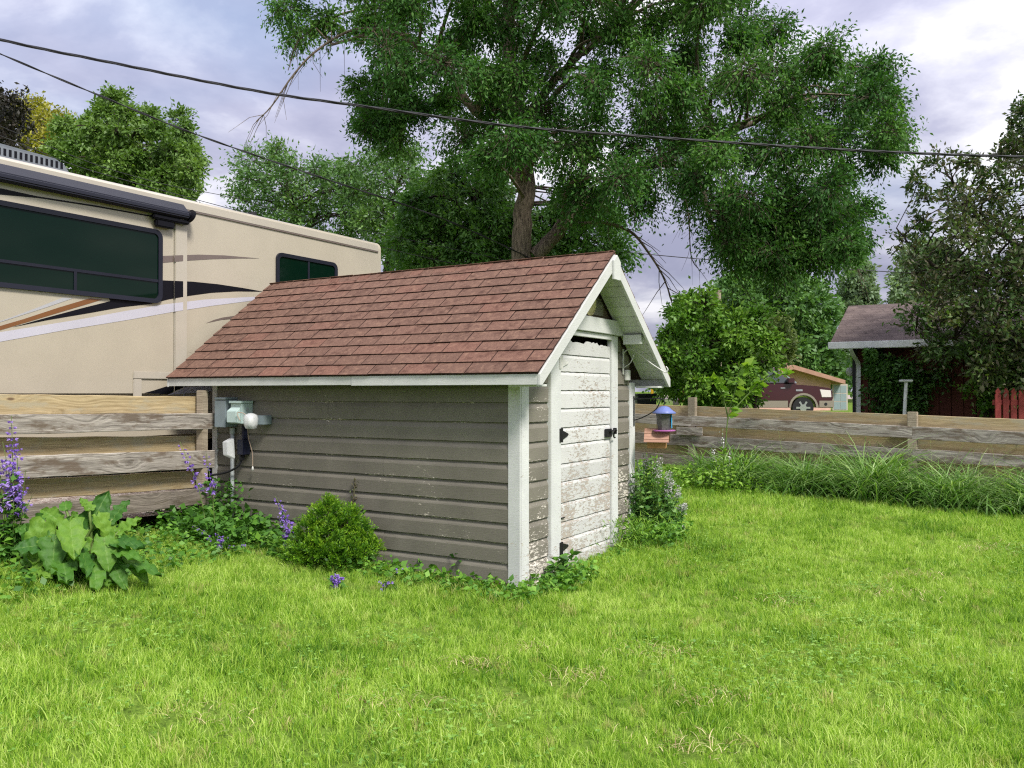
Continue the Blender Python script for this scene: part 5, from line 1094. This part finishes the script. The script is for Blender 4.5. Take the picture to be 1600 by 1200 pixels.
strip(-0.42, -0.01, -0.30, 1.4, 900, 0.12, 0.058, tlo=0.3); strip(-0.55, -0.01, 1.4, 2.9, 1000, 0.15, 0.065); strip(-0.8, -0.0, 2.6, 3.7, 1500, 0.24, 0.075, thi=0.6); strip(-0.25, -0.02, 3.05, 3.6, 330, 0.5, 0.06, thi=0.5)
strip(0.0, 0.75, -0.38, -0.01, 750, 0.13, 0.055, tlo=0.3); strip(0.7, 2.5, -0.25, 0.0, 300, 0.05, 0.045, tlo=0.4); strip(1.9, 2.6, -0.55, -0.03, 1300, 0.22, 0.05, tlo=0.3)
u = rng.uniform(0.1, 3.3, 2500); dd = rng.uniform(0.02, 1.15, 2500) ** 1.0
cover(2500, lambda q: FL0[0] + FLD[0] * u + (1.0 if True else 0) * 0.92 * dd, lambda q: FL0[1] + FLD[1] * u - 0.39 * dd, 0.15, 0.055, thi=0.8)
tag(gc.build('ground_cover', M['weed']), 'leafy weeds and creeping ground cover along the shed base and left fence', 'weeds', kind='stuff')
# weeds between shed and right fence, tall grass along the right fence
gc = NB(); n = 7000; x = rng.uniform(1.4, 4.4, n); y = rng.uniform(9.4, 13.8, n); dfr = side_right_fence(x, y); k = (dfr > 0.1) & (dfr < 2.3 - 0.6 * (x - 1.6)) ; x, y = x[k], y[k]
hloc = 0.30 + 0.24 * np.sin(x * 3.1) * np.cos(y * 2.2); P = np.stack([x, y, g(x, y) + hloc * rng.uniform(0, 1, len(x))], -1); D = np.stack([rng.normal(size=len(x)), rng.normal(size=len(x)), rng.normal(0.4, 0.5, len(x))], -1); s = rng.uniform(0.6, 1.3, len(x))
gc.add(*leaves(P, D, 0.085 * s, 0.04 * s, rng, rng.uniform(0.1, 1, len(x)), 0.12, 0.8))
tag(gc.build('weed_patch', M['weed_bright']), 'bright leafy weeds between the shed and the right fence', 'weeds', kind='stuff')
tg = NB(); n = 7600; u = rng.uniform(-3.3, 2.9, n); dd = np.abs(rng.normal(0.30, 0.24, n)) + 0.09
nrm = np.array([-FRD[1], FRD[0]]); nrm = nrm if nrm @ (np.array([0, 3.]) - FR0) > 0 else -nrm
u += 0.10 * np.sin(u * 7); x = FR0[0] + FRD[0] * u + nrm[0] * dd; y = FR0[1] + FRD[1] * u + nrm[1] * dd
hgt = (0.86 + 0.28 * np.sin(u * 4.3) * np.sin(u * 1.9 + 1)) * rng.uniform(0.5, 1.35, n) * np.where(dd > 0.55, 0.7, 1.0); an = rng.uniform(0, 6.28, n)
tg.add(*blades(np.stack([x, y, g(x, y) - 0.02], -1), np.stack([np.cos(an) - 0.2, np.sin(an) - 0.25], -1), hgt, rng.uniform(0.012, 0.026, n), rng.uniform(0.35, 1.0, n), rng, 5, np.clip(rng.normal(0.45, 0.28, n), 0, 1)))
n = 260; u = rng.uniform(-3.3, 2.2, n); dd = rng.uniform(0.08, 0.4, n); x = FR0[0] + FRD[0] * u + nrm[0] * dd; y = FR0[1] + FRD[1] * u + nrm[1] * dd; an = rng.uniform(0, 6.28, n)
tg.add(*blades(np.stack([x, y, g(x, y) - 0.02], -1), np.stack([np.cos(an), np.sin(an)], -1), rng.uniform(0.8, 1.2, n), rng.uniform(0.004, 0.008, n), rng.uniform(0.1, 0.35, n), rng, 6, 1.0))
tag(tg.build('tall_grass', M['weed_tall'], None, True), 'tall arching unmown grass along the foot of the right fence', 'grass', kind='stuff')
# round arborvitae shrub
bp = ground_at(512, 893); bp = Vector((bp.x, bp.y + 0.15, gz(bp.x, bp.y + 0.15))); sc_ = bp.y / FPX
av = thing('globe_arborvitae', 'round bright green evergreen shrub against the shed side wall', 'shrub', bp); av.scale = (0.93, 0.93, 0.95); rng = np.random.default_rng(31); wood, cr = NB(), NB()
lob = [(0, 0.20, 0.23), (-0.20, 0.14, 0.19), (0.21, 0.15, 0.19), (-0.07, 0.43, 0.15), (0.11, 0.40, 0.15), (-0.19, 0.32, 0.14), (0.25, 0.30, 0.13), (0.34, 0.15, 0.11), (-0.31, 0.09, 0.12), (-0.02, 0.52, 0.10), (0.10, 0.08, 0.20), (-0.09, 0.09, 0.2), (0.17, 0.44, 0.09)]
for (lx_, lz, lr) in lob:
    for dy in (-0.13, 0.02, 0.13) if lr > 0.18 else (-0.06, 0.05):
        wood.tube(curve([(0, 0, -0.02), (lx_ * 0.5, dy * 0.5, lz * 0.5), (lx_, dy, lz)], 6), 0.008, 5)
        for q in range(int(30 * lr / 0.15)):
            d = unit(rng.normal(size=3)); d[2] = abs(d[2]) * (1 if rng.uniform() < 0.72 else -0.7); rq = lr * rng.uniform(0.62, 1.06)
            c0 = np.array([lx_, dy * 1.1, lz]) + d * rq * 0.75; c0[2] = max(c0[2], 0.02); ax = unit(d + np.array([0, 0, 0.55]) + rng.normal(0, 0.25, 3)); m = 46; hl = rng.uniform(0.05, 0.095)
            fan = unit(np.cross(ax, rng.normal(size=3))); uu = rng.uniform(0, 1, m); sd = rng.normal(0, 0.5, m)
            P = c0 + ax * (uu * hl)[:, None] + fan * (sd * hl * 0.45 * (0.4 + uu))[:, None] + rng.normal(0, 0.004, (m, 3)); P[:, 2] = np.maximum(P[:, 2], 0.005)
            Ls = rng.uniform(0.014, 0.034, m)
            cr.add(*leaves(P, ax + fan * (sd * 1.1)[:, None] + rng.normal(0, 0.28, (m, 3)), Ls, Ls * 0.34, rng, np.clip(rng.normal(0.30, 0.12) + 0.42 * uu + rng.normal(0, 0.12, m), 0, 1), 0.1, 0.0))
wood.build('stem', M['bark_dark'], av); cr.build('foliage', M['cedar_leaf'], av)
# rhubarb
def rhub_mat():
    m, t = new_mat('rhubarb_leaf'); a = nd(t, 'ShaderNodeAttribute', attribute_name='tint').outputs['Fac']; P = pos(t); n = noise(t, P, 24, 4).outputs[0]
    c = ramp(t, math_(t, 'ADD', math_(t, 'MULTIPLY', orand(t), 0.55), math_(t, 'MULTIPLY', n, 0.45)), [(0.15, (0.030, 0.105, 0.016)), (0.5, (0.075, 0.190, 0.022)), (0.85, (0.165, 0.300, 0.035))])
    c = mixc(t, nd(t, 'ShaderNodeMapRange', {'Value': a, 'From Min': 0.85, 'From Max': 0.98, 'To Max': 0.45}).outputs[0], c.outputs[0], (0.24, 0.37, 0.10))
    p = nd(t, 'ShaderNodeBsdfPrincipled', {'Base Color': c, 'Roughness': 0.55, 'Specular IOR Level': 0.25}); tr_ = nd(t, 'ShaderNodeBsdfTranslucent', {'Color': mixc(t, 1.0, c, (1.3, 1.4, 0.5), 'MULTIPLY')})
    bmp = nd(t, 'ShaderNodeBump', {'Height': noise(t, P, 60, 4).outputs[0], 'Strength': 0.35, 'Distance': 0.006}); t.links.new(bmp.outputs[0], p.inputs['Normal'])
    nd(t, 'ShaderNodeOutputMaterial', {'Surface': nd(t, 'ShaderNodeMixShader', {0: 0.3, 1: p, 2: tr_})}); return m
M['rhubarb'] = rhub_mat()
def big_leaf(L, Wd, rng, lobes=3.5):
    nu, nv = 15, 13; V = []; T = []
    ph = rng.uniform(0, 6.28)
    for i in range(nu):
        u = i / (nu - 1); w = Wd * (math.sin(math.pi * min(1, (u * 0.94 + 0.06)) ** 0.75) ** 0.7) * (1 + 0.16 * math.sin(lobes * 2 * math.pi * u + ph)) * 0.5
        for j in range(nv):
            v = -1 + 2 * j / (nv - 1); edge = abs(v) ** 3
            x = v * w; yv = u * L - 0.10 * L * abs(v) * (1 if u < 0.25 else 0.2)
            z = 0.10 * Wd * abs(v) + edge * 0.15 * Wd * math.sin(u * 23 + v * 7 + ph) + 0.035 * Wd * math.sin(u * 31 + 9 * v * v + ph) - 0.28 * L * u * u + 0.012 * math.sin(9 * u * 3.1) * (1 - abs(v))
            V.append((x, yv, z)); vein = 1.0 if j == nv // 2 else (0.8 if (i % 3 == 0) else 0.2); T.append(vein)
    F = [(i * nv + j, i * nv + j + 1, (i + 1) * nv + j + 1, (i + 1) * nv + j) for i in range(nu - 1) for j in range(nv - 1)]
    return np.array(V), np.array(F), np.array(T)
rp = ground_at(128, 908); rh = thing('rhubarb_plant', 'leafy rhubarb with broad crinkled leaves in front of the left fence', 'plant', rp); rng = np.random.default_rng(41); rsc = rp.y / FPX
# (pixel of leaf base, pixel of leaf tip, width px, depth offset)
rl_ = np.random.default_rng(44); extra = [(128 + 62 * math.cos(a) * q, 850 + 48 * math.sin(a) * q, 128 + 100 * math.cos(a) * q, 852 + 66 * math.sin(a) * q + 10, rl_.uniform(26, 44), rl_.uniform(-0.3, 0.2)) for a, q in zip(rl_.uniform(0, 6.28, 22), rl_.uniform(0.45, 0.95, 22))]
for (bx, by, tx_, ty_, wp, dy) in extra + [(75, 800, 60, 868, 62, -0.20), (110, 800, 118, 858, 58, -0.28), (135, 818, 165, 760, 58, 0.10), (100, 870, 105, 905, 48, -0.34), (145, 870, 150, 915, 46, -0.32), (185, 875, 232, 892, 46, -0.12), (70, 795, 40, 850, 44, -0.05), (160, 830, 165, 880, 52, -0.22), (170, 800, 190, 770, 34, 0.12), (75, 885, 78, 900, 34, -0.30), (120, 790, 95, 835, 50, -0.10), (60, 850, 45, 890, 40, -0.08), (165, 860, 185, 915, 40, -0.2), (140, 780, 130, 765, 30, 0.05), (90, 825, 85, 885, 56, -0.26), (150, 790, 175, 840, 46, 0.0), (60, 820, 35, 815, 36, 0.1), (95, 800, 70, 785, 40, 0.15), (180, 820, 205, 800, 34, 0.1), (125, 850, 140, 890, 44, -0.3), (70, 860, 60, 905, 40, -0.25), (195, 860, 215, 905, 36, -0.1), (105, 780, 105, 768, 26, 0.2), (50, 880, 30, 905, 34, -0.1), (130, 830, 115, 875, 46, -0.18)]:
    by, ty_ = 905 - (905 - by) * 0.86, 905 - (905 - ty_) * 0.88; bx, tx_ = 128 + (bx - 128) * 1.08, 128 + (tx_ - 128) * 1.10
    a = at(bx, by, rp.y + dy * 0.5); b_ = at(tx_, ty_, rp.y + dy); L = (b_ - a).length * 1.15 + 0.03; V, F, T = big_leaf(L * 0.92, wp * rsc * 0.70, rng, rng.uniform(2.5, 4.5))
    ey = (b_ - a).normalized(); ey = (ey + Vector((0, 0, 0.18))).normalized(); view = (EYEV - a).normalized(); ez = (view * 0.55 + Vector((rng.normal() * 0.55, rng.normal() * 0.25, 0.85))); ez = (ez - ey * ez.dot(ey)).normalized(); ex = ey.cross(ez)
    m4 = Matrix.Identity(4)
    for i, e in enumerate((ex, ey, ez)):
        for j in range(3): m4[j][i] = e[j]
    m4.translation = a - rh.location
    lf = obj('leaf', npmesh('leaf', V, F, T, True), rh, M['rhubarb'], m4)
    st = MB().tube(curve([rp + Vector((rng.normal() * 0.05, rng.normal() * 0.05, -0.02)) - rh.location, (a + rp) / 2 + Vector((rng.normal() * 0.03, 0, 0.03)) - rh.location, a - rh.location + ey * 0.02], 8), [0.011] * 8 + [0.008] if False else 0.010, 6).build('stalk', M['stem'], rh, smooth=True)
# bellflowers
def bellflower(label, px, py, tops, nleaf, seed, group='violet bellflowers', Yf=None):
    rng = np.random.default_rng(seed); b = ground_at(px, py)
    if Yf: b = at(px, py, Yf); b.z = gz(b.x, b.y)
    t_ = thing('bellflower_plant', label, 'flower', b, 0, group); w = NB(); fl = NB(); lf = NB(); Y = b.y
    for (tx_, ty_, fstart, nf, dens) in tops:
        tp2 = at(tx_, ty_, Y + rng.uniform(-0.08, 0.08)); b2 = b + Vector((rng.normal() * 0.03, rng.normal() * 0.03, 0)); mid = (b2 + tp2) / 2 + Vector(((b2.x - tp2.x) * 0.15, 0, 0.03))
        P = curve([b2, mid, tp2], 24) - np.array(b); w.tube(P, np.linspace(0.005, 0.0018, len(P)), 5)
        for k in range(nf):
            u = fstart + (1 - fstart) * (k / nf) ** 0.9; c = P[min(len(P) - 1, int(u * (len(P) - 1)))]; size = 0.030 * (1.15 - 0.75 * (u - fstart) / (1 - fstart + 1e-6)) * dens
            a = rng.uniform(0, 6.28); c = c + np.array([math.cos(a), math.sin(a), 0.1]) * 0.018; ax = unit(np.array([math.cos(a), math.sin(a), -0.5 + rng.normal() * 0.25]))
            n = 5; s1 = unit(np.cross(ax, np.array([0.2, 0.1, 1.0]))); s2 = np.cross(ax, s1); an = np.arange(n) * 6.283 / n
            D = ax + 0.62 * (np.cos(an)[:, None] * s1 + np.sin(an)[:, None] * s2)
            fl.add(*leaves(np.tile(c, (n, 1)), D, size, size * 0.5, rng, rng.uniform(0.2, 1.0), 0.1, 0.0))
        m = max(3, nleaf // len(tops)); uu = rng.uniform(0.02, 0.6, m); Pl = P[(uu * (len(P) - 1)).astype(int)]; D = np.stack([rng.normal(size=m), rng.normal(size=m), rng.normal(0.1, 0.3, m)], -1); s = (1.15 - uu) * rng.uniform(0.7, 1.2, m)
        lf.add(*leaves(Pl, D, 0.10 * s, 0.05 * s, rng, rng.uniform(0, 0.8, m), 0.15, 0.9))
    w.build('stem', M['stem'], t_, True); fl.build('blossom', M['petal'], t_); lf.build('leaf', M['weed'], t_)
bellflower('tall violet bellflower clump at the left edge before the fence', 22, 815, [(18, 650, 0.40, 40, 1.5), (28, 695, 0.42, 34, 1.5), (4, 690, 0.4, 30, 1.4), (40, 735, 0.5, 16, 1.2), (-12, 660, 0.4, 24, 1.4), (10, 720, 0.4, 20, 1.3), (50, 775, .8, 3, 1.0), (0, 770, .8, 3, 1.0)], 320, 61, Yf=6.25)
bellflower('violet bellflower leaning left across the fence end by the corner post', 335, 815, [(281, 690, 0.50, 30, 1.35), (322, 708, 0.55, 20, 1.3)], 40, 62, Yf=7.75)
bellflower('violet bellflower spike standing left of the round evergreen shrub', 452, 878, [(430, 775, 0.40, 34, 1.3), (438, 805, 0.3, 18, 1.2)], 16, 63)
bellflower('low pale violet bellflowers in the weeds below the conduit', 350, 868, [(340, 832, 0.3, 12, 1.0), (356, 838, 0.3, 10, 1.0), (392, 852, 0.5, 8, 0.9), (300, 820, 0.4, 8, 0.8)], 14, 64)
bellflower('short violet bellflower in the grass before the round shrub', 524, 922, [(521, 898, 0.1, 22, 1.35), (532, 903, 0.3, 12, 1.2)], 6, 65)
bellflower('short pale bellflower in the grass under the side wall', 604, 925, [(600, 911, 0.1, 8, 0.9), (585, 908, 0.4, 5, 0.8), (640, 882, 0.6, 4, 0.7)], 6, 66)
# catmint by the right shed corner
cb = ground_at(1022, 842); cmt = thing('catmint_plant', 'bushy catmint with pale flower spikes beside the right shed corner', 'plant', cb); rng = np.random.default_rng(71); w, lf, fl = NB(), NB(), NB(); cs = cb.y / FPX
for k in range(64):
    tx_ = rng.uniform(958, 1076); e = (tx_ - 1018) / 52; ty_ = 698 + 62 * max(0, e) ** 1.6 * 1.3 + 46 * max(0, -e) ** 1.4 + rng.uniform(0, 70) * rng.uniform(0, 1); tpv = at(tx_, ty_, cb.y + rng.uniform(-0.26, 0.26)); b2 = cb + Vector(((tpv.x - cb.x) * 0.4, (tpv.y - cb.y) * 0.4, 0))
    P = curve([b2, (b2 + tpv) / 2 + Vector((rng.normal() * 0.02, 0, 0.03)), tpv], 20) - np.array(cb); w.tube(P, np.linspace(0.005, 0.002, len(P)), 4)
    m = 46; uu = rng.uniform(0.08, 0.9, m); Pl = P[(uu * (len(P) - 1)).astype(int)] + rng.normal(0, 0.012, (m, 3)); D = np.stack([rng.normal(size=m), rng.normal(size=m), rng.normal(-0.1, 0.35, m)], -1); s = rng.uniform(0.6, 1.2, m) * (1.2 - 0.6 * uu); lf.add(*leaves(Pl, D, 0.072 * s, 0.042 * s, rng, rng.uniform(0, 1, m), 0.15, 0.9))
    if k % 2 == 0 or e > 0.1:
        m = 44; uu = rng.uniform(0.80, 1.0, m); Pl = P[(uu * (len(P) - 1)).astype(int)] + rng.normal(0, 0.010, (m, 3)); fl.add(*leaves(Pl, rng.normal(size=(m, 3)) + np.array([0, 0, 0.4]), 0.017, 0.012, rng, rng.uniform(0, 1, m), 0.1, 0.0))
w.build('stem', M['stem'], cmt, True); lf.build('leaf', lm('catmint_leaf', (0.05, 0.14, 0.03), (0.11, 0.25, 0.05), (0.21, 0.36, 0.10), trans=0.3), cmt); fl.build('flower_spike', M['petal_white'], cmt)
# grassy tuft at the door's right foot
tb = ground_at(985, 860); tt = NB(); rng = np.random.default_rng(72); n = 900; x = tb.x + rng.normal(0, 0.26, n); y = tb.y + rng.normal(0.05, 0.20, n); k = ~in_shed(x, y, 0.0); x, y = x[k], y[k]; n = len(x)
P = np.stack([x, y, g(x, y) + rng.uniform(0, 0.30, n)], -1); tt.add(*leaves(P, np.stack([rng.normal(size=n), rng.normal(size=n), rng.uniform(0.2, 1.2, n)], -1), rng.uniform(0.04, 0.09, n), 0.012, rng, rng.uniform(0, 1, n), 0.1, 0.2))
tag(tt.build('weed_clump', M['weed_bright']), 'fine leaved weed clump at the right foot of the shed door', 'weeds', kind='stuff')
# thin dry thatch spots in the lawn
dr = NB(); rng = np.random.default_rng(99)
for (px, py, rr_, m) in ((738, 1045, 0.07, 110), (828, 1020, 0.06, 70), (905, 1066, 0.07, 110), (1028, 1025, 0.10, 170), (1440, 905, 0.08, 120), (1400, 935, 0.12, 110), (1230, 945, 0.10, 90), (620, 1110, 0.09, 100), (1120, 1100, 0.09, 90), (1550, 860, 0.15, 130), (350, 1130, 0.10, 80), (1090, 1175, 0.09, 110)):
    c_ = ground_at(px, py); x = c_.x + rng.normal(0, rr_ * 1.6, m); y = c_.y + rng.normal(0, rr_, m); an = rng.uniform(0, 6.28, m)
    dr.add(*blades(np.stack([x, y, g(x, y) + 0.025], -1), np.stack([np.cos(an), np.sin(an)], -1) * 1.4, rng.uniform(0.04, 0.09, m), rng.uniform(0.003, 0.005, m), rng.uniform(0.8, 1.6, m), rng, 3))
tag(dr.build('dry_grass', leaf_mat('dry_thatch', [(0.0, (0.20, 0.14, 0.07)), (0.4, (0.42, 0.36, 0.16)), (1.0, (0.62, 0.55, 0.30))], 0.2)), 'small dry straw coloured spots in the lawn', 'grass', kind='stuff')
# clover and plantain growing through the lawn
cl_ = NB(); rng = np.random.default_rng(88); cx_, cy_ = [], []
for k in range(38):
    qy = rng.uniform(3.4, 9.5); qx = rng.uniform(-0.6, 0.62) * qy; m = rng.integers(40, 160); rad_ = rng.uniform(0.10, 0.38)
    cx_.append(qx + rng.normal(0, rad_, m)); cy_.append(qy + rng.normal(0, rad_, m))
x = np.concatenate(cx_); y = np.concatenate(cy_); k = ~in_shed(x, y, 0.05) & (side_left_fence(x, y) > 0.2) & (y > 3.0); x, y = x[k], y[k]; n = len(x)
zc = g(x, y) + rng.uniform(0.035, 0.085, n)
for q in range(3):
    a = rng.uniform(0, 6.28, n) + q * 2.09; s_ = rng.uniform(0.012, 0.024, n)
    cl_.add(*leaves(np.stack([x, y, zc], -1), np.stack([np.cos(a), np.sin(a), np.full(n, 0.05)], -1), s_, s_ * 0.95, rng, np.clip(rng.normal(0.5, 0.3, n), 0, 1), 0.1, 3.0))
tag(cl_.build('clover', lm('clover_leaf', (0.09, 0.21, 0.025), (0.18, 0.34, 0.045), (0.30, 0.46, 0.10), trans=0.3)), 'small clover leaves scattered through the lawn', 'clover', kind='stuff')
# leafy weed before the white corner of the shed and at the hinge side
for (lab, px, py, h, nn, sd) in (('single nettle like weed standing against the lower side wall', 722, 908, 0.24, 36, 81), ('broad leaved weed growing at the left foot of the shed door', 872, 912, 0.28, 60, 82)):
    b = ground_at(px, py); t_ = thing('leafy_weed', lab, 'weed', b); rng = np.random.default_rng(sd); w, lf = NB(), NB()
    for q in range(4):
        P = curve([(0, 0, 0), (rng.normal() * 0.04, rng.normal() * 0.04, h * 0.5), (rng.normal() * 0.08, rng.normal() * 0.08, h * rng.uniform(0.7, 1.0))], 10); w.tube(P, 0.003, 4); m = nn // 4
        Pl = P[rng.integers(2, len(P), m)]; D = np.stack([rng.normal(size=m), rng.normal(size=m), rng.normal(0.0, 0.3, m)], -1); lf.add(*leaves(Pl, D, rng.uniform(0.06, 0.11, m), 0.04, rng, rng.uniform(0, 0.7, m), 0.15, 1.0))
    w.build('stem', M['stem'], t_, True); lf.build('leaf', M['weed'], t_)
# sapling in front of the right fence
sb = at(1130, 690, 12.45); sb = Vector((sb.x, sb.y, gz(sb.x, sb.y))); sp_ = thing('mulberry_sapling', 'young sapling with large bright leaves sprouting before the right fence', 'sapling', sb); rng = np.random.default_rng(91); w, lf = NB(), NB()
for pts_ in ([(1130, 735), (1134, 690), (1138, 650), (1150, 605), (1155, 580), (1172, 565)], [(1138, 650), (1170, 615), (1200, 590), (1236, 584)], [(1138, 655), (1130, 620), (1122, 600), (1108, 590)]):
    P = curve([at(px, py, 12.45 - 0.03 * i) for i, (px, py) in enumerate(pts_)], 24) - np.array(sb); w.tube(P, np.linspace(0.011, 0.003, len(P)), 6)
    m = 26; ii = rng.integers(len(P) // 3, len(P), m); D = np.stack([rng.normal(0.2, 0.8, m), rng.normal(-0.3, 0.6, m), rng.normal(0.05, 0.35, m)], -1); s = rng.uniform(0.7, 1.25, m); lf.add(*leaves(P[ii], D, 0.155 * s, 0.105 * s, rng, rng.uniform(0.2, 1, m), 0.12, 0.9))
w.build('stem', M['stem'], sp_, True); lf.build('leaf', lm('sapling_leaf', (0.09, 0.20, 0.02), (0.17, 0.32, 0.03), (0.27, 0.42, 0.06), trans=0.4), sp_)
# hollyhock like stalk with yellow flowers left of the sapling
hb_ = at(1126, 770, 12.0); hb_ = Vector((hb_.x, hb_.y, gz(hb_.x, hb_.y))); hs = thing('flower_stalk', 'slender stalk with small cream blossoms left of the sapling', 'plant', hb_); w, lf, fl = NB(), NB(), NB()
for (a_, b__) in (((1128, 668), 0.5), ((1112, 700), 0.55), ((1142, 702), 0.5)):
    tpv = at(*a_, 12.0); P = curve([hb_, (hb_ + tpv) / 2 + Vector((0.03, 0, 0)), tpv], 20) - np.array(hb_); w.tube(P, 0.004, 4); m = 50; uu = rng.uniform(0.05, 0.75, m); Pl = P[(uu * 20).astype(int).clip(0, len(P) - 1)]; D = np.stack([rng.normal(size=m), rng.normal(size=m), rng.normal(0.2, 0.4, m)], -1); lf.add(*leaves(Pl, D, rng.uniform(0.06, 0.12, m), 0.025, rng, rng.uniform(0.3, 1, m), 0.1, 0.5))
    m = 22; uu = rng.uniform(0.62, 1.0, m); Pl = P[(uu * 20).astype(int).clip(0, len(P) - 1)] + rng.normal(0, 0.012, (m, 3)); fl.add(*leaves(Pl, rng.normal(size=(m, 3)), 0.028, 0.022, rng, rng.uniform(0.4, 1, m), 0.1, 0.3))
w.build('stem', M['stem'], hs, True); lf.build('leaf', M['weed_bright'], hs); fl.build('blossom', M['petal_white'], hs)
